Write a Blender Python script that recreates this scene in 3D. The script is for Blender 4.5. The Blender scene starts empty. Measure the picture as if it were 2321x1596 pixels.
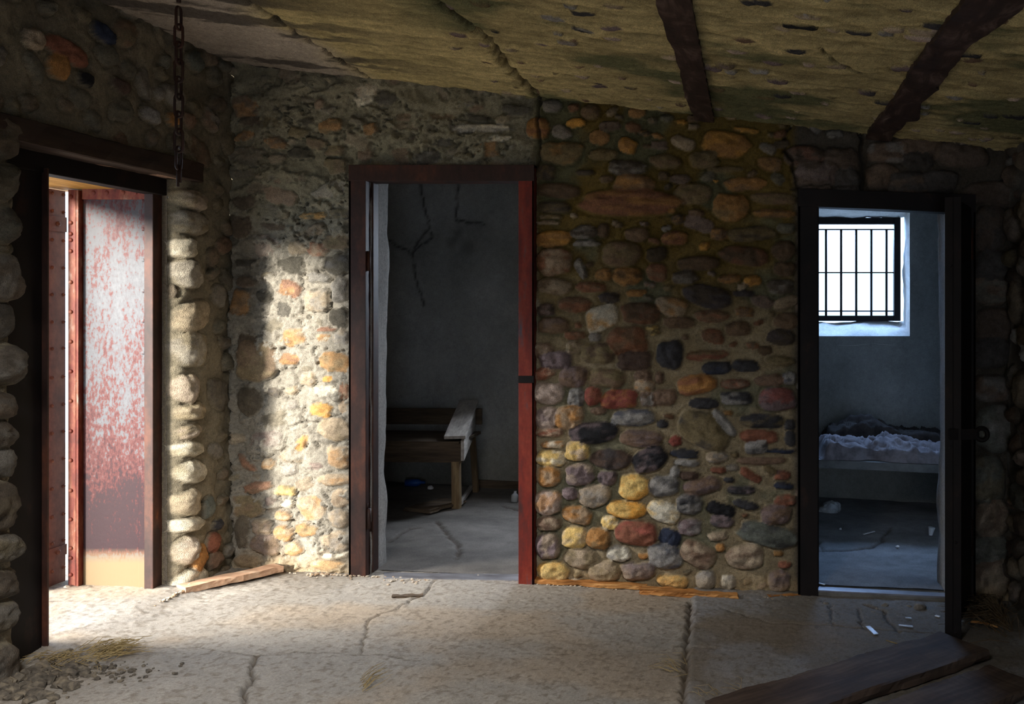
import bpy, bmesh, math, random
import numpy as np
from mathutils import Vector, Matrix
C = bpy.context.scene
# ------------------------------------------------------------------ camera, sky, lights, exposure
FPX, VX, VY, CH = 2100.0, 1700.0, 690.0, 1.45        # focal length in px, vanishing point, camera height
cam_d = bpy.data.cameras.new('camera'); cam = bpy.data.objects.new('camera', cam_d); C.collection.objects.link(cam)
cam.location = (0, 0, CH); cam.rotation_euler = (math.pi/2, 0, 0)
cam_d.sensor_width = 36; cam_d.lens = 36*FPX/2321
cam_d.shift_x = -(VX-1160.5)/2321; cam_d.shift_y = -(798-VY)/2321
cam_d.clip_start = .05; C.camera = cam
C.view_settings.view_transform = 'Standard'; C.view_settings.look = 'None'
C.view_settings.exposure = 0.0; C.view_settings.gamma = 1.0; C.view_settings.use_curve_mapping = False
try:
    C.cycles.use_denoising = True; C.cycles.max_bounces = 6; C.cycles.diffuse_bounces = 3
    C.cycles.glossy_bounces = 3; C.cycles.transmission_bounces = 4; C.cycles.sample_clamp_indirect = 4
    C.cycles.caustics_reflective = False; C.cycles.caustics_refractive = False
except Exception: pass
W = bpy.data.worlds.new('sky'); C.world = W; W.use_nodes = True
bg = W.node_tree.nodes['Background']; bg.inputs[0].default_value = (.46, .68, 1, 1); bg.inputs[1].default_value = 3.6
def aim(o, to):
    o.rotation_euler = (Vector(to)-o.location).to_track_quat('-Z', 'Y').to_euler()
def light(name, typ, loc, to, energy, color, **kw):
    d = bpy.data.lights.new(name, typ); d.energy = energy; d.color = color
    for k, v in kw.items(): setattr(d, k, v)
    o = bpy.data.objects.new(name, d); C.collection.objects.link(o); o.location = loc; aim(o, to); return o
# low sun coming in through the side doorway from the camera's left
sd = Vector((.50, .86, -.21)).normalized()
light('sun', 'SUN', Vector((-2.7, 3.8, 1.2))-sd*6, (-2.7, 3.8, 1.2), 12.0, (1, .95, .85), angle=math.radians(9))
# sky glow standing outside the side doorway
light('side_door_daylight', 'AREA', (-4.5, 2.9, 2.9), (-1.0, 4.4, .3), 400, (1, .95, .86), shape='RECTANGLE', size=1.0, size_y=1.2)
# fill lamps added behind the camera, at a made-up roof hole and narrow doorway
light('added_roof_fill', 'AREA', (-.85, .0, 3.3), (-1.5, 3.9, .0), 250, (1, .97, .92), shape='RECTANGLE', size=1.1, size_y=1.0)
light('added_rear_fill', 'AREA', (.25, -1.4, .95), (.6, 4.0, .3), 9, (1, .96, .90), shape='RECTANGLE', size=.6, size_y=1.5)
# daylight at the two barred cell windows
light('cell_window_daylight', 'AREA', (.75, 7.6, 2.3), (.75, 5.3, .0), 90, (.32, .55, 1), shape='RECTANGLE', size=.8, size_y=.8)
light('added_middle_cell_light', 'AREA', (-.95, 7.6, 2.3), (-1.9, 5.3, .45), 180, (.78, .87, 1), shape='RECTANGLE', size=.7, size_y=.8)
def portal(loc, to, w, h):
    o = light('sky_portal', 'AREA', loc, to, 1, (1, 1, 1), shape='RECTANGLE', size=w, size_y=h); o.data.cycles.is_portal = True
# ------------------------------------------------------------------ frame of the place
YB, YC, XL, XR = 4.636, 6.85, -2.605, 1.30
def zf(x): return .01-.047*x                          # the floor runs down a little to the right
def zc(x): return 2.366-.111*x                        # so does the roof slab
def P(px, py, Y): return Vector(((px-VX)/FPX*Y, Y, CH-(py-VY)/FPX*Y))
def fl(px, py):
    Y = 1.44*FPX/((py-VY)-.047*(px-VX)); x = (px-VX)/FPX*Y
    return Vector((x, Y, zf(x)))
portal((.78, YC+.34, 1.70), (.78, 0, 1.7), .8, .85)
portal((-1.05, YC+.34, 1.70), (-1.05, 0, 1.7), .8, .85)
portal((-3.2, 3.5, 1.0), (0, 3.5, 1.0), .8, 2.0)
# ------------------------------------------------------------------ noise and colour
_tab = {}
def vn(x, y, s=0):
    if s not in _tab: _tab[s] = np.random.RandomState(s+11).rand(256, 256)
    t = _tab[s]; x = np.asarray(x, float); y = np.asarray(y, float)
    xi = np.floor(x).astype(int); yi = np.floor(y).astype(int); fx = x-xi; fy = y-yi
    fx = fx*fx*(3-2*fx); fy = fy*fy*(3-2*fy); a = xi & 255; b = (xi+1) & 255; c = yi & 255; d = (yi+1) & 255
    return (t[a, c]*(1-fx)+t[b, c]*fx)*(1-fy)+(t[a, d]*(1-fx)+t[b, d]*fx)*fy
def fbm(x, y, o=4, s=0):
    r = 0; a = .5; n = 0
    for k in range(o): r = r+a*vn(x*2**k+k*17.3, y*2**k+k*9.1, s+k); n += a; a *= .5
    return r/n
def lin(c):
    c = np.asarray(c, float)/255
    return np.where(c <= .04045, c/12.92, ((c+.055)/1.055)**2.4)
def sm(a, b, x):
    t = np.clip((x-a)/(b-a), 0, 1); return t*t*(3-2*t)
def _soft(c, k=.22):
    y = float(np.dot(c, (.25, .6, .15))); return c*(1-k)+y*k
PAL = {k: _soft(lin(v), .10 if k in ('go', 'ye', 'or_', 'wh') else .30) for k, v in dict(br=(128, 96, 70), db=(92, 68, 54), dk=(62, 60, 64), bk=(38, 37, 42), gr=(150, 144, 138), or_=(178, 124, 62),
    ye=(232, 194, 110), wh=(232, 222, 200), ru=(150, 82, 48), re=(160, 66, 48), pu=(122, 100, 102), ol=(128, 108, 62), bl=(46, 56, 82),
    ta=(176, 150, 116), go=(222, 156, 48), pk=(186, 158, 140), gg=(104, 108, 96)).items()}
# ------------------------------------------------------------------ materials
def mat(name): 
    m = bpy.data.materials.new(name); m.use_nodes = True
    return m, m.node_tree.nodes, m.node_tree.links, m.node_tree.nodes['Principled BSDF']
def nd(ns, t, **kw):
    n = ns.new(t)
    for k, v in kw.items():
        if isinstance(v, tuple) and hasattr(n.inputs.get(k), 'default_value'): n.inputs[k].default_value = v
        elif k in n.inputs: n.inputs[k].default_value = v
        else: setattr(n, k, v)
    return n
def ramp(ns, stops):
    r = ns.new('ShaderNodeValToRGB'); e = r.color_ramp.elements
    while len(e) < len(stops): e.new(.5)
    for i, (p, c) in enumerate(stops):
        e[i].position = p; e[i].color = tuple(c)+(1,) if len(c) == 3 else c
    return r
def attr_mat(name, scale=60, amp=.45, bump=.5, rough=.9, dist=.004, spec=.2):
    m, ns, ls, b = mat(name)
    at = nd(ns, 'ShaderNodeAttribute', attribute_name='Col'); tc = ns.new('ShaderNodeTexCoord')
    n1 = nd(ns, 'ShaderNodeTexNoise', Scale=scale, Detail=6.0, Roughness=.7); ls.new(tc.outputs['Object'], n1.inputs['Vector'])
    n2 = nd(ns, 'ShaderNodeTexNoise', Scale=scale*4.5, Detail=3.0); ls.new(tc.outputs['Object'], n2.inputs['Vector'])
    ad = nd(ns, 'ShaderNodeMath', operation='ADD'); ls.new(n1.outputs['Fac'], ad.inputs[0]); ls.new(n2.outputs['Fac'], ad.inputs[1])
    mr = nd(ns, 'ShaderNodeMapRange'); mr.inputs[1].default_value = .65; mr.inputs[2].default_value = 1.35
    mr.inputs[3].default_value = 1-amp; mr.inputs[4].default_value = 1+amp; ls.new(ad.outputs[0], mr.inputs[0])
    vm = nd(ns, 'ShaderNodeVectorMath', operation='SCALE'); ls.new(at.outputs['Color'], vm.inputs[0]); ls.new(mr.outputs[0], vm.inputs['Scale'])
    ls.new(vm.outputs[0], b.inputs['Base Color'])
    bp = nd(ns, 'ShaderNodeBump', Strength=bump, Distance=dist); ls.new(ad.outputs[0], bp.inputs['Height']); ls.new(bp.outputs[0], b.inputs['Normal'])
    b.inputs['Roughness'].default_value = rough; b.inputs['Specular IOR Level'].default_value = spec
    return m
def noise_mat(name, stops, scale=(6, 6, 6), detail=8, rough=.7, metal=0., bump=.3, dist=.004, spec=.3, dst=0., stops2=None, scale2=(40, 40, 40)):
    m, ns, ls, b = mat(name); tc = ns.new('ShaderNodeTexCoord')
    mp = ns.new('ShaderNodeMapping'); mp.inputs['Scale'].default_value = scale; ls.new(tc.outputs['Object'], mp.inputs['Vector'])
    n1 = nd(ns, 'ShaderNodeTexNoise', Scale=1.0, Detail=float(detail), Roughness=.65, Distortion=dst); ls.new(mp.outputs[0], n1.inputs['Vector'])
    r = ramp(ns, stops); ls.new(n1.outputs['Fac'], r.inputs[0]); out = r.outputs[0]
    if stops2:
        mp2 = ns.new('ShaderNodeMapping'); mp2.inputs['Scale'].default_value = scale2; ls.new(tc.outputs['Object'], mp2.inputs['Vector'])
        n2 = nd(ns, 'ShaderNodeTexNoise', Scale=1.0, Detail=6.0, Roughness=.7); ls.new(mp2.outputs[0], n2.inputs['Vector'])
        r2 = ramp(ns, stops2); ls.new(n2.outputs['Fac'], r2.inputs[0])
        mx = nd(ns, 'ShaderNodeMix', data_type='RGBA', blend_type='MULTIPLY'); mx.inputs[0].default_value = 1
        ls.new(out, mx.inputs[6]); ls.new(r2.outputs[0], mx.inputs[7]); out = mx.outputs[2]
    ls.new(out, b.inputs['Base Color'])
    bp = nd(ns, 'ShaderNodeBump', Strength=bump, Distance=dist); ls.new(n1.outputs['Fac'], bp.inputs['Height']); ls.new(bp.outputs[0], b.inputs['Normal'])
    b.inputs['Roughness'].default_value = rough; b.inputs['Metallic'].default_value = metal; b.inputs['Specular IOR Level'].default_value = spec
    return m
L = lambda *c: tuple(lin(c))
M = {}
M['masonry'] = attr_mat('river_stone_masonry', 70, .52, .8, .8, .006, .25)
M['plaster'] = attr_mat('cell_plaster', 30, .22, .4, .95, .004, .1)
M['floor'] = attr_mat('dusty_concrete', 110, .42, .6, .85, .003, .25)
M['ceiling'] = attr_mat('concrete_slab', 50, .5, .7, .9, .006, .15)
g1 = [(.0, (.5, .5, .5)), (.45, (.8, .8, .8)), (1, (1.25, 1.25, 1.25))]
M['dark_rust'] = noise_mat('dark_rusted_iron', [(.3, L(36, 24, 21)), (.5, L(62, 38, 31)), (.66, L(92, 52, 36)), (.78, L(150, 84, 40))], (9, 9, 4), rough=.6, spec=.35, stops2=g1)
M['red_rust'] = noise_mat('red_primed_iron', [(.3, L(74, 34, 32)), (.48, L(122, 36, 24)), (.6, L(140, 52, 34)), (.72, L(84, 74, 84))], (14, 14, 4), rough=.5, spec=.4, stops2=g1)
M['black_iron'] = noise_mat('black_iron', [(.3, L(15, 12, 12)), (.6, L(27, 20, 19)), (.75, L(52, 34, 26))], (8, 8, 5), rough=.6, spec=.2)
M['brown_iron'] = noise_mat('brown_iron_plate', [(.3, L(112, 68, 58)), (.55, L(146, 90, 74)), (.75, L(170, 112, 86))], (10, 10, 6), rough=.55, spec=.35, stops2=g1)
M['wood'] = noise_mat('lightened_weathered_wood', [(.25, L(126, 118, 110)), (.5, L(182, 174, 166)), (.7, L(216, 208, 200))], (22, 2.5, 22), rough=.85, bump=.6, stops2=g1, scale2=(60, 6, 60))  # armrest and stretcher wood, lightened in place of window light on it
M['wood_x'] = noise_mat('brown_bench_wood', [(.25, L(56, 46, 37)), (.5, L(90, 75, 60)), (.7, L(118, 101, 82))], (2.5, 22, 22), rough=.85, bump=.6, stops2=g1, scale2=(6, 60, 60))
M['wood_z'] = noise_mat('worn_leg_wood', [(.25, L(76, 60, 44)), (.5, L(120, 98, 72)), (.7, L(170, 146, 110))], (22, 22, 3), rough=.85, bump=.6)
M['beam'] = noise_mat('dark_lintel_wood', [(.3, L(34, 26, 22)), (.6, L(62, 46, 38)), (.8, L(110, 92, 70))], (20, 2.5, 20), rough=.8, bump=.6)
M['gold_wood'] = noise_mat('warm_soffit_wood', [(.25, L(110, 76, 36)), (.5, L(176, 128, 62)), (.7, L(206, 160, 90))], (30, 3, 30), rough=.7, bump=.5, dst=.6)
M['splinter'] = noise_mat('orange_splintered_wood', [(.25, L(116, 70, 34)), (.5, L(190, 128, 68)), (.7, L(226, 176, 112))], (5, 30, 30), rough=.8, bump=.7, stops2=g1, scale2=(8, 90, 90))
M['pale_wood'] = noise_mat('pale_dusty_board', [(.25, L(140, 104, 80)), (.5, L(188, 150, 122)), (.7, L(214, 184, 156))], (3, 24, 24), rough=.85, bump=.5)
M['plank'] = noise_mat('dark_floor_plank', [(.25, L(50, 40, 35)), (.5, L(82, 67, 58)), (.7, L(112, 94, 80))], (2.2, 16, 16), rough=.8, bump=.7, stops2=g1, scale2=(5, 60, 60))
M['cloth'] = noise_mat('grey_blanket', [(.3, L(100, 92, 94)), (.6, L(148, 138, 140))], (14, 14, 14), rough=1, bump=.4)
M['cloth_dark'] = noise_mat('dark_mattress_cloth', [(.3, L(50, 45, 44)), (.6, L(80, 73, 70))], (14, 14, 14), rough=1, bump=.4)
M['slab'] = noise_mat('bunk_concrete', [(.3, L(84, 82, 80)), (.6, L(124, 122, 118))], (7, 7, 7), rough=.8, bump=.4)
M['sill_iron'] = noise_mat('worn_sill_iron', [(.3, L(120, 116, 120)), (.6, L(170, 170, 178))], (6, 20, 20), rough=.28, metal=.6, bump=.2)
M['straw'] = noise_mat('dry_straw', [(.3, L(104, 84, 52)), (.6, L(168, 146, 100))], (30, 30, 30), rough=.8)
M['twig'] = noise_mat('dark_twigs', [(.3, L(56, 46, 36)), (.6, L(104, 84, 60))], (30, 30, 30), rough=.9)
M['pebble'] = noise_mat('mixed_pebbles', [(.3, L(110, 98, 84)), (.45, L(190, 178, 160)), (.6, L(150, 120, 90)), (.7, L(226, 222, 214))], (22, 22, 22), rough=.7)
M['dirt_stone'] = noise_mat('debris_stones', [(.3, L(80, 74, 68)), (.6, L(140, 132, 122))], (22, 22, 22), rough=.85)
M['rubble'] = noise_mat('dark_rubble', [(.3, L(48, 44, 40)), (.5, L(96, 88, 78)), (.65, L(130, 118, 100)), (.75, L(84, 78, 76))], (30, 30, 30), rough=.9, bump=.6)
M['sand'] = noise_mat('pale_desert_ground', [(.3, L(186, 172, 146)), (.6, L(214, 202, 178))], (5, 5, 5), rough=.95)
M['white'] = noise_mat('white_chip', [(.3, L(210, 210, 212)), (.6, L(240, 240, 242))], (20, 20, 20), rough=.4)
def glass_mat(name, col, rough=.08):
    m, ns, ls, b = mat(name); b.inputs['Base Color'].default_value = (*col, 1); b.inputs['Roughness'].default_value = rough
    b.inputs['Transmission Weight'].default_value = .55; b.inputs['IOR'].default_value = 1.45
    n = nd(ns, 'ShaderNodeTexNoise', Scale=60.0); bp = nd(ns, 'ShaderNodeBump', Strength=.2, Distance=.002)
    ls.new(n.outputs['Fac'], bp.inputs['Height']); ls.new(bp.outputs[0], b.inputs['Normal']); return m
M['glass'] = glass_mat('clear_glass', (.9, .95, 1)); M['blue_glass'] = glass_mat('blue_plastic', (.05, .2, .8)); M['film'] = glass_mat('clear_film', (.85, .88, .9), .2)
M['silver'] = None
def silver_mat():
    m, ns, ls, b = mat('grey_painted_iron_with_red_rust'); tc = ns.new('ShaderNodeTexCoord')
    sx = ns.new('ShaderNodeSeparateXYZ'); ls.new(tc.outputs['Object'], sx.inputs[0])
    mp = ns.new('ShaderNodeMapping'); mp.inputs['Scale'].default_value = (70, 70, 36); ls.new(tc.outputs['Object'], mp.inputs['Vector'])
    n = nd(ns, 'ShaderNodeTexNoise', Scale=1.0, Detail=10.0, Roughness=.72); ls.new(mp.outputs[0], n.inputs['Vector'])
    mp2 = ns.new('ShaderNodeMapping'); mp2.inputs['Scale'].default_value = (13, 13, 5); ls.new(tc.outputs['Object'], mp2.inputs['Vector'])
    n2 = nd(ns, 'ShaderNodeTexNoise', Scale=1.0, Detail=5.0, Roughness=.6); ls.new(mp2.outputs[0], n2.inputs['Vector'])
    # rust grows towards the foot of the panel (height runs 0 to 1.96 m)
    hr = ramp(ns, [(.0, (.0,)*3), (.105, (.0,)*3), (.13, (.36,)*3), (.22, (.30,)*3), (.34, (.13,)*3), (.45, (.07,)*3), (.72, (-.02,)*3), (.9, (.06,)*3), (1, (.16,)*3)])
    mr = nd(ns, 'ShaderNodeMath', operation='MULTIPLY'); mr.inputs[1].default_value = 1/1.96; ls.new(sx.outputs['Z'], mr.inputs[0]); ls.new(mr.outputs[0], hr.inputs[0])
    a1 = nd(ns, 'ShaderNodeMath', operation='ADD'); ls.new(n.outputs['Fac'], a1.inputs[0]); ls.new(hr.outputs[0], a1.inputs[1])
    a2 = nd(ns, 'ShaderNodeMath', operation='MULTIPLY_ADD'); a2.inputs[1].default_value = .5; ls.new(n2.outputs['Fac'], a2.inputs[0]); ls.new(a1.outputs[0], a2.inputs[2])
    r = ramp(ns, [(.55, L(92, 93, 96)), (.79, L(76, 76, 80)), (.84, L(82, 44, 41)), (.92, L(70, 26, 25)), (1.0, L(38, 14, 20))]); ls.new(a2.outputs[0], r.inputs[0])
    # dust and pale limewash at the very foot, dark weathering near the head
    ft = ramp(ns, [(.0, (1,)*3), (.09, (1,)*3), (.125, (0,)*3)]); ls.new(mr.outputs[0], ft.inputs[0])
    mx = nd(ns, 'ShaderNodeMix', data_type='RGBA'); ls.new(ft.outputs[0], mx.inputs[0]); ls.new(r.outputs[0], mx.inputs[6]); mx.inputs[7].default_value = (*L(122, 102, 74), 1)
    hd = ramp(ns, [(.78, (0,)*3), (.93, (.62,)*3), (1, (.75,)*3)]); ls.new(mr.outputs[0], hd.inputs[0])
    sp = ramp(ns, [(.42, (1,)*3), (.58, (0,)*3)]); ls.new(n.outputs['Fac'], sp.inputs[0])
    mm = nd(ns, 'ShaderNodeMath', operation='MULTIPLY'); ls.new(hd.outputs[0], mm.inputs[0]); ls.new(sp.outputs[0], mm.inputs[1])
    mx2 = nd(ns, 'ShaderNodeMix', data_type='RGBA'); ls.new(mm.outputs[0], mx2.inputs[0]); ls.new(mx.outputs[2], mx2.inputs[6]); mx2.inputs[7].default_value = (*L(48, 36, 36), 1)
    ls.new(mx2.outputs[2], b.inputs['Base Color']); b.inputs['Roughness'].default_value = .6; b.inputs['Specular IOR Level'].default_value = .3
    bp = nd(ns, 'ShaderNodeBump', Strength=.3, Distance=.003); ls.new(n.outputs['Fac'], bp.inputs['Height']); ls.new(bp.outputs[0], b.inputs['Normal'])
    return m
M['silver'] = silver_mat()
M['orange_rust'] = noise_mat('orange_rust_edge', [(.3, L(76, 34, 24)), (.45, L(112, 46, 34)), (.58, L(132, 76, 54)), (.7, L(160, 134, 120))], (22, 22, 7), rough=.6, stops2=g1)
# ------------------------------------------------------------------ mesh helpers
def tag(o, label=None, cat=None, group=None, kind=None):
    for k, v in (('label', label), ('category', cat), ('group', group), ('kind', kind)):
        if v: o[k] = v
    return o
def empty(name, loc, **kw):
    o = bpy.data.objects.new(name, None); C.collection.objects.link(o); o.location = loc; o.empty_display_size = .1; return tag(o, **kw)
def wloc(o):
    v = Vector((0, 0, 0))
    while o is not None: v = v+o.location; o = o.parent
    return v
class MB:
    def __init__(s): s.b = bmesh.new()
    def hexa(s, p, bev=0, seg=2):                      # 8 corners: 4 bottom, 4 top
        b = bmesh.new(); v = [b.verts.new(q) for q in p]
        for f in ((3, 2, 1, 0), (4, 5, 6, 7), (0, 1, 5, 4), (1, 2, 6, 5), (2, 3, 7, 6), (3, 0, 4, 7)): b.faces.new([v[i] for i in f])
        bmesh.ops.recalc_face_normals(b, faces=b.faces)
        if bev: bmesh.ops.bevel(b, geom=b.edges[:], offset=bev, segments=seg, affect='EDGES', profile=.6)
        s.add(b); return s
    def add(s, b):
        me = bpy.data.meshes.new('t'); b.to_mesh(me); b.free(); s.b.from_mesh(me); bpy.data.meshes.remove(me)
    def box(s, x0, x1, y0, y1, z0, z1, bev=0):
        return s.hexa([(x0, y0, z0), (x1, y0, z0), (x1, y1, z0), (x0, y1, z0), (x0, y0, z1), (x1, y0, z1), (x1, y1, z1), (x0, y1, z1)], bev)
    def bar(s, a, b_, w, h, up=(0, 0, 1), bev=0, cuts=0, rough=0, seed=0, taper=1):
        a = Vector(a); b_ = Vector(b_); d = (b_-a).normalized(); sd = d.cross(Vector(up)).normalized(); u = sd.cross(d)
        if not cuts:
            q = [e+sd*x*w/2*(taper if e is b_ else 1)+u*y*h/2 for e in (a, b_) for x, y in ((-1, -1), (1, -1), (1, 1), (-1, 1))]
            return s.hexa(q, bev)
        bm = bmesh.new(); rings = []; rnd = random.Random(seed); prof = [(-1, -.9), (-.9, -1), (0, -1), (.9, -1), (1, -.9), (1, 0), (1, .9), (.9, 1), (0, 1), (-.9, 1), (-1, .9), (-1, 0)]
        ph = [rnd.uniform(0, 6.28) for _ in range(24)]
        for i in range(cuts+1):
            t = i/cuts; c = a.lerp(b_, t); k = 1+(taper-1)*t; r = []
            for j, (x, y) in enumerate(prof):
                n = rough*(math.sin(t*11+ph[j])+.6*math.sin(t*29+ph[(j+5) % 24])+rnd.uniform(-.5, .5))
                r.append(bm.verts.new(c+sd*(x*w/2*k+n*(1 if x > 0 else -1)*abs(x))+u*(y*h/2+n*.5*y)+d*(rnd.uniform(-1, 1)*rough*2 if i in (0, cuts) else 0)))
            rings.append(r)
        for i in range(cuts):
            for j in range(12): bm.faces.new((rings[i][j], rings[i][(j+1) % 12], rings[i+1][(j+1) % 12], rings[i+1][j]))
        bm.faces.new(rings[0][::-1]); bm.faces.new(rings[-1]); bmesh.ops.recalc_face_normals(bm, faces=bm.faces); s.add(bm); return s
    def tube(s, pts, r, n=8, closed=False, cap=True):
        bm = bmesh.new(); pts = [Vector(p) for p in pts]; N = len(pts); rs = r if isinstance(r, (list, tuple)) else [r]*N; rings = []; ref = None
        for i, p in enumerate(pts):
            if closed: d = pts[(i+1) % N]-pts[i-1]
            else: d = pts[min(i+1, N-1)]-pts[max(i-1, 0)]
            d.normalize()
            if ref is None: ref = d.orthogonal().normalized()
            x = (ref-d*ref.dot(d)); x = x.normalized() if x.length > 1e-6 else d.orthogonal().normalized(); ref = x; y = d.cross(x)
            rings.append([bm.verts.new(p+(x*math.cos(k*2*math.pi/n)+y*math.sin(k*2*math.pi/n))*rs[i]) for k in range(n)])
        for i in range(N if closed else N-1):
            A = rings[i]; B = rings[(i+1) % N]
            for k in range(n): bm.faces.new((A[k], A[(k+1) % n], B[(k+1) % n], B[k]))
        if not closed and cap: bm.faces.new(rings[0][::-1]); bm.faces.new(rings[-1])
        s.add(bm); return s
    def cyl(s, a, b_, r, n=16): return s.tube([a, b_], r, n)
    def dome(s, c, nrm, r, h=None, n=8):
        nrm = Vector(nrm).normalized(); x = nrm.orthogonal().normalized(); y = nrm.cross(x); bm = bmesh.new(); rings = []; h = h or r*.7
        for a in (0, .5, 1.0): rings.append([bm.verts.new(Vector(c)+(x*math.cos(k*2*math.pi/n)+y*math.sin(k*2*math.pi/n))*r*math.cos(a)+nrm*h*math.sin(a)) for k in range(n)])
        t = bm.verts.new(Vector(c)+nrm*h)
        for A, B in zip(rings, rings[1:]):
            for k in range(n): bm.faces.new((A[k], A[(k+1) % n], B[(k+1) % n], B[k]))
        for k in range(n): bm.faces.new((rings[-1][k], rings[-1][(k+1) % n], t))
        s.add(bm); return s
    def rock(s, c, sx, sy, sz, seed=0, sub=2, rz=0.):
        bm = bmesh.new(); bmesh.ops.create_icosphere(bm, subdivisions=sub, radius=1); rnd = random.Random(seed)
        dirs = [(Vector((rnd.gauss(0, 1), rnd.gauss(0, 1), rnd.gauss(0, 1))).normalized(), rnd.uniform(.55, .95)) for _ in range(9)]
        for v in bm.verts:
            p = v.co.copy()
            for d, k in dirs:
                t = p.dot(d)
                if t > k: p -= d*(t-k)*.85
            v.co = p
        R = Matrix.Rotation(rz, 3, 'Z')
        for v in bm.verts: v.co = R @ Vector((v.co.x*sx, v.co.y*sy, v.co.z*sz))+Vector(c)
        s.add(bm); return s
    def build(s, name, m, parent=None, smooth=False, **kw):
        me = bpy.data.meshes.new(name); off = wloc(parent) if parent else Vector((0, 0, 0))
        if not parent:                                  # origin at the base of a free-standing mesh
            cs = [v.co for v in s.b.verts]; off = Vector(((min(c.x for c in cs)+max(c.x for c in cs))/2, (min(c.y for c in cs)+max(c.y for c in cs))/2, min(c.z for c in cs)))
        bmesh.ops.translate(s.b, verts=s.b.verts, vec=-off)
        if smooth:
            for f in s.b.faces: f.smooth = True
        s.b.to_mesh(me); s.b.free(); me.materials.append(M[m]); o = bpy.data.objects.new(name, me); C.collection.objects.link(o)
        if parent: o.parent = parent
        else: o.location = off
        return tag(o, **kw)
def grid_mesh(name, chunks, m, parent=None, smooth=True, **kw):
    """chunks: (pos[nu,nv,3], col[nu,nv,3], facemask[nu-1,nv-1])"""
    VS, CS, FS, n0 = [], [], [], 0
    for pos, col, mask in chunks:
        nu, nv = pos.shape[:2]; idx = np.arange(nu*nv).reshape(nu, nv)
        q = np.stack([idx[:-1, :-1], idx[1:, :-1], idx[1:, 1:], idx[:-1, 1:]], -1)[mask]
        used = np.unique(q); mp = np.full(nu*nv, -1); mp[used] = np.arange(len(used))
        VS.append(pos.reshape(-1, 3)[used]); CS.append(col.reshape(-1, 3)[used]); FS.append(mp[q]+n0); n0 += len(used)
    V = np.concatenate(VS); Cc = np.concatenate(CS); F = np.concatenate(FS); off = wloc(parent) if parent else Vector((0, 0, 0))
    V = V-np.array(off)
    me = bpy.data.meshes.new(name); me.vertices.add(len(V)); me.vertices.foreach_set('co', V.astype(np.float32).ravel())
    me.loops.add(F.size); me.loops.foreach_set('vertex_index', F.astype(np.int32).ravel()); me.polygons.add(len(F))
    me.polygons.foreach_set('loop_start', np.arange(0, F.size, 4, dtype=np.int32)); me.polygons.foreach_set('loop_total', np.full(len(F), 4, np.int32))
    me.polygons.foreach_set('use_smooth', np.full(len(F), smooth)); me.update(calc_edges=True)
    a = me.color_attributes.new('Col', 'FLOAT_COLOR', 'POINT'); a.data.foreach_set('color', np.concatenate([Cc, np.ones((len(Cc), 1))], 1).astype(np.float32).ravel())
    me.materials.append(M[m]); o = bpy.data.objects.new(name, me); C.collection.objects.link(o)
    if parent: o.parent = parent
    return tag(o, **kw)
def uv_grid(u0, u1, v0, v1, step, step2=None):
    u = np.linspace(u0, u1, max(2, int(round((u1-u0)/step))+1)); v = np.linspace(v0, v1, max(2, int(round((v1-v0)/(step2 or step)))+1))
    return np.meshgrid(u, v, indexing='ij')
def fmask(U, V, keep):
    cu = (U[:-1, :-1]+U[1:, 1:])/2; cv = (V[:-1, :-1]+V[1:, 1:])/2; return keep(cu, cv)
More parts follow.
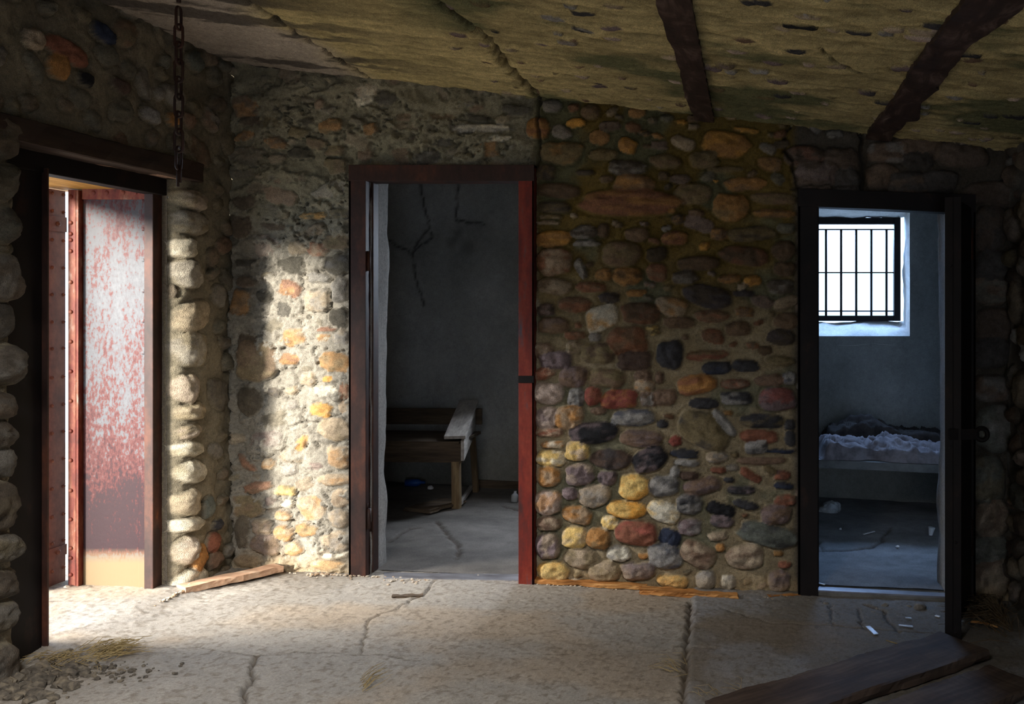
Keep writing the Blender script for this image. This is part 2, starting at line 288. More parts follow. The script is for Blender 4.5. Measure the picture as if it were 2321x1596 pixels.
class Relief:
    """a rubble wall face: mortar bed with stones set in it, heights H and colours K over (U, V)"""
    def __init__(s, u0, u1, v0, v1, step, seed=0):
        s.U, s.V = uv_grid(u0, u1, v0, v1, step); s.st = step; s.seed = seed; s.H = np.zeros_like(s.U); s.K = np.zeros(s.U.shape+(3,)); s.occ = np.zeros(s.U.shape, bool); s.n = 0
    def stone(s, u, v, w, h, ang=0., col=(.2, .15, .1), bulge=.035, rag=.10, pw=2.6, mott=None, flat=.5, bed=None, kb=0.):
        s.n += 1; sd = s.seed+s.n*7 % 60; m = max(w, h)*.75; i0 = np.searchsorted(s.U[:, 0], u-m); i1 = np.searchsorted(s.U[:, 0], u+m); j0 = np.searchsorted(s.V[0], v-m); j1 = np.searchsorted(s.V[0], v+m)
        if i1-i0 < 2 or j1-j0 < 2: return
        U = s.U[i0:i1, j0:j1]-u; V = s.V[i0:i1, j0:j1]-v; c, n = math.cos(ang), math.sin(ang); a = (U*c+V*n)/(w/2); b = (-U*n+V*c)/(h/2)
        k = s.n*3.7
        wa = (fbm(a*1.1+k, b*1.1+k, 3, 20)-.5)*rag*4; wb = (fbm(a*1.1-k, b*1.1+k*2, 3, 24)-.5)*rag*4
        r = (np.abs(a+wa)**pw+np.abs(b+wb)**pw)**(1/pw)
        ins = r < 1
        if not ins.any(): return
        t = np.clip(1-r, 0, 1); prof = (1-np.clip(r, 0, 1)**(2.0+2*flat))**.55
        rel = fbm(a*1.6+k, b*1.6, 4, 28)-.5
        fac = np.abs(fbm(a*2.1+k, b*2.1-k, 2, 29)-.5); hh = bulge*prof*(1+.5*rel-.7*fac)+.006*rel+.004*(fbm(U*40+k, V*40, 3, 31)-.5)
        sub = s.H[i0:i1, j0:j1]; gv = .009*np.exp(-((r-1.06)/.07)**2); sub -= np.where(ins, 0, gv)   # the groove around it
        up = ins & (hh > sub-.010); sub[up] = np.maximum(hh, sub-.004)[up]
        tone = .50+.55*fbm(a*1.3+k, b*1.3-k, 4, 32)+.55*fbm(U*38+k, V*46-k, 4, 34)
        if s.n % 3 == 0: tone = tone*(.82+.36*fbm((a*.3+b)*6+k, a*.5-k, 3, 38))      # banded stones
        cc = np.asarray(col)*tone[..., None]
        if mott is not None:
            q = .75*sm(.40, .68, fbm(a*1.8+k*1.3, b*1.8+k, 5, 36))[..., None]; cc = cc*(1-q)+np.asarray(mott)*tone[..., None]*q
        if bed is not None: cc = cc*(1-kb)+np.asarray(bed)*kb*tone[..., None]
        e = sm(0, .10, t)[..., None]; sub2 = s.K[i0:i1, j0:j1]; up3 = up[..., None]; sub2[:] = np.where(up3, sub2*(1-e)+cc*e, sub2)
        s.occ[i0:i1, j0:j1] |= r < 1.12
    def fill(s, n, region, size, pal, rnd, bulge=(.015, .035), asp=(1.2, 2.4), rag=.1, tilt=.2, over=.12, mott=.25, pw=2.6, bed=None, kb=0.):
        u0, u1, v0, v1 = region
        for _ in range(n):
            h = size[0]+(size[1]-size[0])*rnd.random()**1.7; w = h*rnd.uniform(*asp); u = rnd.uniform(u0, u1); v = rnd.uniform(v0, v1)
            i0 = max(0, np.searchsorted(s.U[:, 0], u-w*.5)); i1 = np.searchsorted(s.U[:, 0], u+w*.5); j0 = max(0, np.searchsorted(s.V[0], v-h*.5)); j1 = np.searchsorted(s.V[0], v+h*.5)
            o = s.occ[i0:i1, j0:j1]
            if o.size == 0 or o.mean() > over: continue
            c = PAL[rnd.choice(pal)]*rnd.uniform(.7, 1.15)
            s.stone(u, v, w, h, rnd.gauss(0, tilt), c, rnd.uniform(*bulge), rag, rnd.uniform(2.1, 3.2), PAL[rnd.choice(pal)] if rnd.random() < mott else None, bed=bed, kb=kb)
    def line(s, pts, w, d, col=None, jit=.006):
        """a crack: a ragged open groove along a polyline"""
        D = np.full(s.U.shape, 9.); ju = (fbm(s.U*26, s.V*26, 3, 40)-.5)*jit*5; jv = (fbm(s.U*26+50, s.V*26, 3, 41)-.5)*jit*5; x = s.U+ju; y = s.V+jv
        for (ax, ay), (bx, by) in zip(pts, pts[1:]):
            dx, dy = bx-ax, by-ay; t = np.clip(((x-ax)*dx+(y-ay)*dy)/(dx*dx+dy*dy+1e-12), 0, 1); D = np.minimum(D, np.hypot(x-ax-t*dx, y-ay-t*dy))
        g = np.exp(-(D/w)**2); s.H -= d*g
        if col is not None: s.K = s.K*(1-g[..., None]*.85)+np.asarray(col)*g[..., None]*.85
R_ = random.Random(5)
# ------------------------------------------------------------------ the rubble wall with the two cell doors
def bx(px): return (px-VX)/FPX*YB
def bz(py): return CH-(py-VY)/FPX*YB
S_ = FPX/YB
wb = Relief(-2.76, 1.36, -.13, 2.76, .0072, 100)
U, V = wb.U, wb.V
PX = U*S_+VX; PY = VY-(V-CH)*S_
f1 = fbm(U*3, V*3, 5, 50); f2 = fbm(U*14, V*14, 4, 55); f3 = fbm(U*7+9, V*11, 5, 60)
lm = 1-sm(1195, 1225, PX); rm = sm(1785, 1812, PX+12*(f2-.5)); md = 1-np.maximum(lm, rm)
terr = np.floor(f3*9)/9+sm(.0, .35, (f3*9) % 1)/9
wb.H = .030*(f1-.5)+.010*(f2-.5)+lm*.055*(terr-.5)+lm*.010*np.abs(fbm(U*30, V*22, 3, 64)-.5)*2
mL = L(156, 149, 136); mM = L(160, 144, 116); mO = L(112, 92, 44); mR = L(84, 76, 66); mG = L(92, 100, 82)
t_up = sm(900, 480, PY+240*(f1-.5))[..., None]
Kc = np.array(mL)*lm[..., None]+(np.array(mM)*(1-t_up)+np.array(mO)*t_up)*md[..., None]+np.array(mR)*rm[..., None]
gre = (sm(.52, .66, fbm(U*4+3, V*4, 4, 70))*md)[..., None]*.6; Kc = Kc*(1-gre)+np.array(mG)*gre
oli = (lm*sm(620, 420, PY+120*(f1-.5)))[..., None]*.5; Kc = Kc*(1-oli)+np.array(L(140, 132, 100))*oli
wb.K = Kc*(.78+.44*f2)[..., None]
fl1 = fbm(U*8+3*f2, V*10+3*f1, 4, 74); fl2 = fbm(U*21+9, V*24+2*f1, 3, 77)
ck = np.maximum(np.exp(-((fl1-.5)/.010)**2), .7*np.exp(-((fl2-.52)/.012)**2))*(.35+.65*lm)*sm(.38, .55, f3)
wb.H -= .015*ck; wb.K *= (1-.55*ck)[..., None]
wb.H += lm*.016*(sm(.49, .53, fl1)-.5)+.006*(fbm(U*40, V*40, 3, 79)-.5)
def stones(txt, ox, oy, sc, bulge, rag, pw=2.6, bed=None, kb=0., gs=1.08):
    for ln in txt.split(';'):
        p = ln.split()
        if not p: continue
        x, y, w, h = [float(q) for q in p[:4]]; cs = p[4].split('/'); ang = float(p[5]) if len(p) > 5 else R_.uniform(-4, 4)
        X = bx(ox+x/sc); Z = bz(oy+y/sc); w = w/sc/S_; h = h/sc/S_; c = PAL[cs[0]]*R_.uniform(.9, 1.1); m2 = PAL[cs[1]] if len(cs) > 1 else None
        wb.stone(X, Z, w*gs, h*gs, math.radians(ang), c, bulge*R_.uniform(.8, 1.15)*min(1.3, .55+min(w, h)*4.5), rag, R_.uniform(pw-.4, pw+.6), m2, bed=bed, kb=kb)
MID_LOW = """140 45 120 95 br/ta;210 95 185 105 pu;310 20 80 70 ta/ol;450 55 195 120 ol/db;665 100 200 110 db;870 60 140 160 dk;1090 65 230 60 ru/ol;1145 140 160 75 dk/bl;1310 125 160 70 dk;1510 100 170 60 ol;140 170 115 70 ru/ta 8;310 190 160 125 br/pu;508 200 200 105 ol/br;715 190 110 80 br;810 195 50 70 br;722 240 115 80 ta/or_;1030 235 220 110 or_/ru 8;1245 235 160 60 br/ru;1450 210 170 65 br;1565 200 70 70 gr/bl;
165 285 180 125 pk;325 310 95 100 gr/dk;425 305 100 100 re/ru;580 320 205 110 re/or_;750 320 110 90 br/gr;840 310 140 90 br;1070 345 170 60 dk;1255 315 180 75 dk/gr;1495 325 210 135 pu/re;455 390 90 40 br;160 430 140 120 pk/pu;285 425 160 130 or_/ta 10;655 430 230 95 gr/bl;830 465 70 45 dk;1080 510 310 200 ol/dk -24;1190 460 190 60 gr -52;1410 450 240 80 dk/ol;1400 540 210 75 ru;1570 470 60 60 dk;1570 550 60 90 dk;175 515 155 55 ru/ta;425 515 265 130 bk/pu 3;700 550 240 90 br/pu;905 565 70 55 re;185 585 120 45 or_/wh;1375 600 130 80 gr/dk;
180 665 160 90 ye/wh;333 625 145 105 ye/pk;530 670 230 110 db/dk -4;750 675 200 130 bk/pu 28;960 640 155 55 dk/bl;965 690 150 40 gr;1150 660 120 65 ta/gr;1400 680 270 45 br;1510 625 170 25 bl;165 770 140 120 or_/ta;345 760 165 130 pu/ta;510 780 110 80 pu/bk;660 830 165 150 ye/go;835 825 170 110 gr/dk 10;900 745 60 70 gr;985 765 110 50 db;1155 735 90 40 ru;1340 765 140 55 ru -30;1525 765 90 55 ru/dk;1215 790 60 30 dk;
165 925 145 140 pk/or_;290 870 95 75 pu;435 880 175 130 ta/gr;1065 830 200 100 br/pu 12;1280 850 160 50 dk/pu;1535 825 110 45 dk/bl;1545 915 120 70 ru/br;335 995 170 100 or_/ta -12;620 965 205 95 go/ye;835 980 190 120 wh/ye -25;985 935 150 110 dk/gr;1170 960 170 75 bk -15;1310 935 140 50 dk -15;1490 995 170 110 br/pu;165 1045 140 80 br/ta;520 1045 90 80 ye/wh;675 1095 235 145 ru/re -4;310 1130 150 120 ye/ta;455 1135 135 115 or_/ol -18;870 1125 125 90 bl -14;985 1065 140 90 pu/gr;1170 1030 130 70 pu/dk;1430 1110 330 125 gg/dk -13;1150 1120 110 50 ta;160 1175 130 140 pu/ta;
345 1250 175 110 ta/ol -6;575 1220 125 90 wh/gr;845 1235 190 150 gr/bl;1035 1230 200 130 br/ta -32;1310 1235 210 135 ta/br;715 1235 55 35 or_;1165 1185 60 45 or_;190 1330 180 115 ye/go;490 1325 190 110 ta/ol;690 1325 185 105 pu/gr;890 1385 180 78 go/ye -5;1080 1375 110 110 gr/dk;1210 1390 85 80 gr/wh;1510 1380 125 120 pu/br;1540 1285 75 40 ru;315 1380 80 30 gr"""
MID_UP = """105 240 120 115 or_/ru;330 210 105 50 go;425 140 110 90 br/ol;190 110 110 70 gr;970 205 60 28 go;880 180 80 45 gg;1050 185 90 45 br;1235 340 280 140 or_/go -10;1360 255 160 30 go/ol -8;245 390 250 125 ol/or_;645 350 115 85 or_/go -20;500 400 170 70 ol;870 445 190 80 ol/br;1110 430 160 100 ol/br;640 485 220 90 dk/gr;155 510 110 90 dk/ol;385 510 100 35 dk;1240 490 220 35 ol;1350 580 230 75 or_/br 4;1180 560 35 15 go;690 580 240 105 or_/br;1040 640 210 115 ol/br;225 615 245 85 db;630 690 560 150 ru/or_ -2;200 720 190 70 dk/ol;1060 755 90 45 br;1270 720 210 160 or_/ol;1530 665 250 70 br/ol;1520 755 250 50 or_/br;910 740 50 25 or_;950 790 75 60 dk/or_;180 775 160 25 ol/ta;320 770 40 30 ta;170 812 130 22 ta;
200 910 210 95 or_/go;390 870 160 80 dk/gr;500 855 70 80 db;395 935 150 40 gr;700 885 150 80 br;925 905 150 80 ru/or_;1195 880 100 70 br/or_;1395 880 290 85 ol/dk;1600 845 110 60 gg;1110 955 60 55 go/or_;205 1050 195 150 ru/ta;365 1090 115 55 gr/dk -62;610 1000 220 150 br/ol;820 1005 130 90 bk;1070 1055 240 85 db;1345 1015 260 115 db/ru -8;1585 980 145 110 db;1590 1090 130 85 db;500 1125 90 75 or_/br;650 1135 170 105 or_/bk;825 1110 120 100 ru/br;990 1140 150 80 dk/gr;1260 1150 140 50 or_/br;1400 1160 105 60 go/or_;205 1195 205 95 ta/br;430 1200 175 60 ru/br;1130 1260 290 120 bl/bk -12;1340 1240 130 40 bl;1570 1200 160 90 dk/gr;700 1235 110 45 or_;535 1265 120 60 bl/bk;325 1305 190 90 ru/br;155 1340 105 75 pu/dk;485 1385 185 155 wh/go 18;730 1360 220 130 db/ru;910 1315 180 110 ta/or_ -16;1150 1375 190 75 br/ru;1350 1350 110 60 br/or_;195 1430 180 100 br/pu;950 1415 190 70 br;800 1460 85 60 ol/ye;1315 1450 150 85 br;1160 1495 140 85 ru/br -14;330 1490 130 50 ru/br;1570 1500 160 100 dk/bl;450 1500 70 50 gr;640 1525 240 160 ru/br;1600 1405 150 90 br"""
LEFT_UP = """210 220 150 110 br/or_;410 240 110 38 bk;870 135 110 55 ta/wh 8;845 190 100 45 wh/ta 10;965 180 100 75 dk;1690 245 160 60 dk;225 305 120 60 db;330 310 90 50 ol;535 305 60 45 bk/ol;660 330 120 80 or_/ol;480 370 100 55 ol;180 390 90 55 or_/br;355 430 110 70 br/or_;580 425 100 60 br/ol;485 487 115 55 bk;690 470 110 60 ol/br;890 355 80 65 or_/br;1480 290 140 40 bk;1470 345 350 50 gr/wh;1570 408 180 36 wh/ye 6;1525 470 155 85 or_/br 8;1035 440 60 25 or_;1280 425 120 50 dk;1190 510 130 80 dk/gr;1060 500 100 90 br;1270 290 170 45 br/ol;1100 290 150 40 br;1400 215 100 45 gr/br;690 555 130 80 ol/br;720 820 120 60 dk/ol;560 835 130 40 ol/go;310 1010 125 115 pk;475 1010 105 80 ta/ol -20;590 1025 95 80 ru/ta;700 985 150 75 ol/br;440 1110 140 95 bk;700 1100 145 110 bk/bl;585 1180 110 50 gr;440 1245 130 100 ru/or_ -14;710 1250 90 110 gr/dk;580 1310 130 130 ta/gr;160 1335 130 150 or_/br;405 1355 80 80 dk;290 1285 90 60 bk;695 1400 95 105 bk;190 1200 110 60 db;170 900 130 120 db;180 760 110 80 db;450 1500 140 110 or_/ta;630 1465 100 25 ru;720 1510 75 80 gr/ta;200 1560 140 120 db;620 1510 70 40 or_/wh;350 890 150 40 db;190 1095 100 50 dk"""
LEFT_LOW = """390 155 120 60 or_/ru;195 160 210 200 br/ol;640 180 165 105 or_/ol;485 270 80 60 ta/gr;600 268 55 35 go;165 390 130 130 bk;295 340 75 55 dk/bl;400 335 70 40 ta;590 335 140 60 wh/gr;690 330 55 90 ru/ta;560 440 110 70 go/ta;640 545 170 130 ta/ol;260 600 200 90 pu/gr;455 630 90 50 or_/go 62;660 695 130 120 ta/or_;690 425 60 70 ta/br;150 740 130 45 ru/dk -45;265 745 80 65 ta/or_;385 770 90 80 gr;530 750 90 40 pu;210 870 140 60 ru/br 14;280 945 55 60 pu/dk;360 890 115 60 ye/ol;380 965 60 40 wh/gr;505 985 145 130 ta/or_;670 930 100 90 ta/br 20;140 980 150 110 ol/br;345 1030 90 50 ta/or_;660 1040 125 90 ta/gr;120 1110 80 160 bk;225 1090 95 75 ta/pk;250 1185 155 130 br/pu;350 1130 100 70 or_/ta -20;475 1110 140 65 or_/ol;405 1215 95 65 or_/ta;630 1170 140 105 ta/gr;150 1280 150 70 br;600 1305 190 60 or_/wh;640 1250 150 35 wh;640 830 170 60 ta/or_;400 415 60 50 gr"""
RIGHT = """2300 0 1 1 br"""
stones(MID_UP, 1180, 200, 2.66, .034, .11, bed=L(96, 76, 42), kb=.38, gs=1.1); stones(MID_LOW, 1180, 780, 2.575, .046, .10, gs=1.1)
stones(LEFT_UP, 480, 150, 2.455, .014, .24, bed=L(150, 142, 122), kb=.30); stones(LEFT_LOW, 500, 750, 2.455, .022, .19, bed=L(180, 164, 136), kb=.25)
stones("1822 355 95 45 db/ru;1905 365 80 60 db;1850 405 100 70 db/pu;1920 415 65 65 dk;2075 340 130 50 br;2010 345 90 45 br/gr;2080 365 65 45 bk;2000 400 80 55 br;2060 415 95 50 dk/br;2130 410 80 50 dk;2180 350 110 60 db;2250 440 120 50 db;2245 520 80 110 db/dk;2250 610 80 80 dk;2245 660 90 60 br/gg;2250 735 80 70 db;2245 800 80 70 dk;2250 880 85 60 br/gr;2250 970 85 110 gg/gr;2240 1090 80 110 gg/ol;2245 1175 76 90 br/ta;2240 1245 80 60 gg/gr;2245 1310 84 96 br/ta;2235 1375 60 40 ta", 0, 0, 1, .034, .1, bed=L(104, 94, 82), kb=.35)
PX_ = lambda a: (bx(a[0]), bz(a[1]))
dirt = L(58, 50, 42)
wb.line([PX_(p) for p in ((519, 150), (514, 260), (517, 330), (508, 430), (514, 560), (505, 680), (512, 860), (508, 1000), (518, 1130), (520, 1290))], .012, .055, dirt, .008)
wb.line([PX_(p) for p in ((1222, 215), (1224, 300), (1218, 380))], .006, .03, dirt)
wb.line([PX_(p) for p in ((1790, 280), (1780, 310), (1778, 340), (1795, 365), (1800, 400), (1812, 432))], .007, .04, dirt)
wb.line([PX_(p) for p in ((1955, 290), (1950, 330), (1958, 370), (1950, 432))], .009, .05, dirt)
wb.line([PX_(p) for p in ((1792, 428), (1840, 420), (1950, 425))], .005, .02, dirt)
nL = ['db', 'ol', 'br', 'dk', 'ta', 'gr', 'ru', 'bk']
wb.fill(700, (bx(520), bx(1210), .02, 2.62), (.025, .09), nL, R_, (.004, .014), (1.2, 2.6), .28, .25, .08, bed=L(160, 150, 130), kb=.62)
wb.fill(1500, (bx(1220), bx(1800), -.02, 2.5), (.025, .085), ['br', 'db', 'ol', 'dk', 'ta', 'ru', 'gr', 'gg', 'or_', 'pu'], R_, (.012, .03), (1.1, 2.3), .12, .25, .16, bed=L(108, 90, 62), kb=.5)
wb.fill(400, (bx(1805), 1.36, -.06, 2.4), (.03, .10), ['db', 'dk', 'br', 'gr'], R_, (.012, .03), (1.1, 2.0), .12, .3, .12, bed=L(104, 96, 86), kb=.5)
# dust splashed up from the ground along the foot of the wall
dz = (sm(.13, .0, V-zf(U)+.10*(f2-.5))*.55)[..., None]; wb.K = wb.K*(1-dz)+np.array(L(190, 162, 122))*dz
def hole2(x, z): return (x > -1.955) & (x < -1.10) & (z < 2.112)
def hole3(x, z): return (x > .272) & (x < 1.09) & (z < 1.985)
POS = np.stack([U, YB-wb.H, V], -1)
keep = fmask(U, V, lambda x, z: ~hole2(x, z) & ~hole3(x, z) & (z < zc(x)+.05) & (z > zf(x)-.10))
chunks = [(POS, wb.K, keep)]
def jamb(x, sgn, ztop, seed, col, y1=.25, wav=.02):
    Y, Z = uv_grid(YB-.0, YB+y1, -.12, ztop, .02); t = (Y-YB)/y1
    X = x+sgn*(t**3*(.5-fbm(Z*3.2+seed, Z*0+seed, 3, 80))*wav*3.0)+sgn*.012*(fbm(Y*14, Z*9, 4, 82)-.5)-sgn*.02*sm(.8, 1, t)
    K = np.array(L(*col))*(.72+.56*fbm(Y*18, Z*4, 5, 84))[..., None]
    return (np.stack([X, Y, Z], -1), K, np.ones((X.shape[0]-1, X.shape[1]-1), bool))
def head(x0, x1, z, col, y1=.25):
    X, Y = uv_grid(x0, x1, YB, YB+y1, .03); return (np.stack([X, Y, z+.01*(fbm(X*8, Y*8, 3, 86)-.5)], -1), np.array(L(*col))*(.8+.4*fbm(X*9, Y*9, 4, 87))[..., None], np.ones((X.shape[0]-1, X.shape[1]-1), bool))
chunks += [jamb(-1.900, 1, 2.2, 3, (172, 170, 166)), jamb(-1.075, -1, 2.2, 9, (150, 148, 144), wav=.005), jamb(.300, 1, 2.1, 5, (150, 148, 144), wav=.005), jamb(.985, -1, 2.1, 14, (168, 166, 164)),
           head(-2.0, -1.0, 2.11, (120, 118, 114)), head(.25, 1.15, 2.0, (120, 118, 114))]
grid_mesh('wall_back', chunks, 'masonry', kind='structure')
# ------------------------------------------------------------------ left wall with the outer doorway
def ly(px): return FPX*(-XL)/(VX-px)
wl = Relief(2.85, 4.70, -.1, 2.76, .0075, 300)
U, V = wl.U, wl.V; f1 = fbm(U*3+7, V*3, 5, 150); f2 = fbm(U*13, V*13, 4, 155)
wl.H = .045*(f1-.5)+.022*(f2-.5)+.008*(fbm(U*38, V*38, 3, 158)-.5)
OY0, OY1, OZ = 3.33, 4.245, 2.03
wl.K = np.array(L(132, 122, 102))*(.75+.5*f2)[..., None]
pale = (sm(1.0, .2, V)*sm(4.2, 4.5, U)*.4)[..., None]*0; wl.K = wl.K*(1-pale)
zs = -.02
rl = random.Random(11)
while zs < 2.0:                                        # rounded stones up the far jamb, sunlit brightness put into a paler palette
    h = rl.uniform(.065, .17); w = rl.uniform(.11, .22)
    wl.stone(OY1+.005+w*rl.uniform(.38, .5), zs+h/2, w, h, rl.uniform(-.2, .2), PAL[rl.choice(['ta', 'wh', 'wh', 'gr', 'ta', 'pk'])], rl.uniform(.025, .05), .14, 2.6, PAL[rl.choice(['ol', 'ta', 'gr'])], bed=L(160, 146, 118), kb=.5); zs += h*rl.uniform(1.0, 1.3)
zs = -.05
while zs < 2.0:                                        # and up the near jamb
    h = rl.uniform(.09, .22); w = rl.uniform(.16, .28)
    wl.stone(OY0-.02-w*rl.uniform(.40, .6), zs+h/2, w, h, rl.uniform(-.25, .25), PAL[rl.choice(['gr', 'gg', 'db', 'br', 'dk', 'ol'])], rl.uniform(.03, .07), .14, 2.5, PAL[rl.choice(['ol', 'db', 'gr'])], bed=L(76, 69, 58), kb=.75); zs += h*rl.uniform(.95, 1.2)
for px, py, w, h, c in ((150, 115, .26, .09, 'ru'), (230, 75, .14, .08, 'bl'), (130, 150, .10, .1, 'or_'), (75, 90, .10, .08, 'ta'), (440, 140, .12, .1, 'gg'), (390, 270, .08, .06, 'or_'), (340, 260, .12, .07, 'gr'), (270, 195, .12, .06, 'db'), (190, 180, .08, .06, 'bk')):
    y = ly(px); wl.stone(y, CH-(py-VY)/FPX*y, w, h, -.15, PAL[c], .03, .12)
for px, py, w, h, c in ((480, 1230, .10, .10, 'ru'), (450, 1265, .12, .12, 'or_'), (490, 1190, .07, .06, 'dk'), (470, 1150, .08, .12, 'gg'), (485, 1270, .11, .08, 'br')):
    y = ly(px); wl.stone(y, CH-(py-VY)/FPX*y, w, h, 0, PAL[c], .03, .12)
wl.fill(700, (2.9, 4.64, -.05, 2.7), (.05, .14), ['db', 'dk', 'br', 'ol', 'gg', 'gr', 'ru'], rl, (.012, .03), (1.0, 1.9), .16, .35, .10, bed=L(122, 112, 94), kb=.6)
R0 = np.where(U > 3.8, .085, .11)
dd = np.where(U > (OY0+OY1)/2, U-OY1, OY0-U); dd = np.where(V < OZ+.02, dd, 9); q = np.clip(dd, 0, R0); wl.H -= np.where(dd < R0, R0-np.sqrt(np.maximum(R0**2-(R0-q)**2, 0)), 0)
POS = np.stack([XL+wl.H, U, V], -1)
keep = fmask(U, V, lambda y, z: ~((y > OY0) & (y < OY1) & (z < OZ)) & (z < zc(XL)+.04) & (z > zf(XL)-.1))
def plain(fx, u0, u1, v0, v1, step, col, seed, amp=.03, keepf=None, f=3.):
    a, b = uv_grid(u0, u1, v0, v1, step); h = amp*(fbm(a*f+seed, b*f, 5, 160)-.5)
    K = np.array(L(*col))*(.7+.6*fbm(a*4+seed, b*4, 5, 165))[..., None]
    return (fx(a, b, h), K, fmask(a, b, keepf) if keepf else np.ones((a.shape[0]-1, a.shape[1]-1), bool))
lc = [(POS, wl.K, keep), plain(lambda a, b, h: np.stack([XL+h, a, b], -1), -1.3, 2.87, -.1, 2.72, .05, (120, 112, 100), 3)]
# jambs of the thick wall: splayed unseen on the near side to let sun in, square behind the lining on the far side, rough head above
def quadgrid(p00, p10, p01, p11, col, seed, n=14, amp=.02):
    a, b = uv_grid(0, 1, 0, 1, 1/n); p = [np.array(q, float) for q in (p00, p10, p01, p11)]
    P3 = ((1-a)*(1-b))[..., None]*p[0]+(a*(1-b))[..., None]*p[1]+((1-a)*b)[..., None]*p[2]+(a*b)[..., None]*p[3]
    nrm = np.cross(p[1]-p[0], p[2]-p[0]); nrm = nrm/np.linalg.norm(nrm); P3 = P3+nrm*(amp*(fbm(a*4+seed, b*6, 4, 170)-.5))[..., None]
    return (P3, np.array(L(*col))*(.7+.6*fbm(a*6+seed, b*6, 4, 172))[..., None], np.ones((a.shape[0]-1, a.shape[1]-1), bool))
lc += [quadgrid((-2.67, OY0, -.1), (-3.16, 2.35, -.1), (-2.67, OY0, 2.1), (-3.16, 2.35, 2.1), (130, 120, 106), 2),
       quadgrid((-2.67, OY1, -.1), (-3.08, OY1, -.1), (-2.67, OY1, 2.1), (-3.08, OY1, 2.1), (130, 120, 106), 4, amp=.004),
       quadgrid((-2.60, 3.25, 2.028), (-2.72, 3.25, 2.022), (-2.60, 4.36, 2.028), (-2.72, 4.36, 2.022), (172, 140, 122), 6, amp=.015)]
grid_mesh('wall_left', lc, 'masonry', kind='structure')
# ------------------------------------------------------------------ right wall
wr = Relief(3.3, 4.66, -.2, 2.45, .0085, 500)
U, V = wr.U, wr.V; f1 = fbm(U*3+17, V*3, 5, 250); f2 = fbm(U*13, V*13, 4, 255); wr.H = .05*(f1-.5)+.014*(f2-.5); wr.K = np.array(L(96, 88, 78))*(.75+.5*f2)[..., None]
rr = random.Random(21); wr.fill(500, (3.35, 4.62, -.12, 2.3), (.08, .2), ['db', 'br', 'gg', 'gr', 'ta', 'pk', 'ol'], rr, (.03, .055), (1.0, 1.7), .12, .4, .10, bed=L(74, 66, 56), kb=.6); wr.fill(300, (3.35, 4.62, -.12, 2.3), (.04, .09), ['db', 'br', 'gr'], rr, (.015, .03), (1.0, 1.7), .10, .4, .12)
grid_mesh('wall_right', [(np.stack([XR-wr.H, U, V], -1), wr.K, fmask(U, V, lambda y, z: z < zc(XR)+.05)), plain(lambda a, b, h: np.stack([XR+h, a, b], -1), -1.3, 3.32, -.2, 2.3, .05, (110, 102, 92), 8)], 'masonry', kind='structure')
# rear wall behind the camera, with a narrow doorway added for fill light
RY = -1.25
grid_mesh('wall_rear', [plain(lambda a, b, h: np.stack([a, RY+h, b], -1), -2.7, 1.4, -.2, 2.75, .05, (120, 112, 100), 12, keepf=lambda x, z: ~((x > -.1) & (x < .6) & (z < 1.8)) & (z < zc(x)+.05))], 'masonry', kind='structure')
# ------------------------------------------------------------------ the cells: plaster walls, partition
def cellback(a, b, h): return np.stack([a, YC+h, b], -1)
WX0, WX1, WZ0, WZ1 = .38, (2062-VX)/FPX*YC, CH-(762-VY)/FPX*YC, CH-(470-VY)/FPX*YC
VX0, VX1 = -1.42, -.72
def winhole(x, z): return (((x > WX0) & (x < WX1)) | ((x > VX0) & (x < VX1))) & (z > WZ0) & (z < WZ1)
cb = Relief(-3.0, 1.6, -.15, 2.85, .015, 700); U, V = cb.U, cb.V
g = fbm(U*1.6, V*1.6, 5, 260); g2 = fbm(U*7, V*5, 4, 265); cb.H = -.03*(g-.5)-.008*(g2-.5)
cb.K = np.array(L(158, 158, 156))*(.55+.75*g)[..., None]*(.8+.4*g2)[..., None]
low = (sm(.9, .2, V+.3*(g-.5))*.5)[..., None]; cb.K = cb.K*(1-low)+np.array(L(112, 104, 84))*low
CP = lambda px, py: ((px-VX)/FPX*YC, CH-(py-VY)/FPX*YC)
for ln in ([(950, 415), (965, 480), (980, 540), (935, 570), (945, 640), (960, 690)], [(880, 545), (930, 575), (970, 520)], [(1040, 420), (1030, 500), (1100, 510)]): cb.line([CP(*p) for p in ln], .0085, .010, L(50, 50, 50))
for px, py, r, d in ((1035, 520, .05, .03), (1020, 545, .04, .02), (1110, 490, .03, -.02), (1060, 560, .05, .02)):
    x, z = CP(px, py); w = np.exp(-((U-x)**2+(V-z)**2)/r**2); cb.H -= d*w; cb.K *= (1-.3*w*(d > 0))[..., None]
cl = [(np.stack([U, YC-cb.H, V], -1), cb.K, fmask(U, V, lambda x, z: ~winhole(x, z) & (z < zc(x)+.3)))]
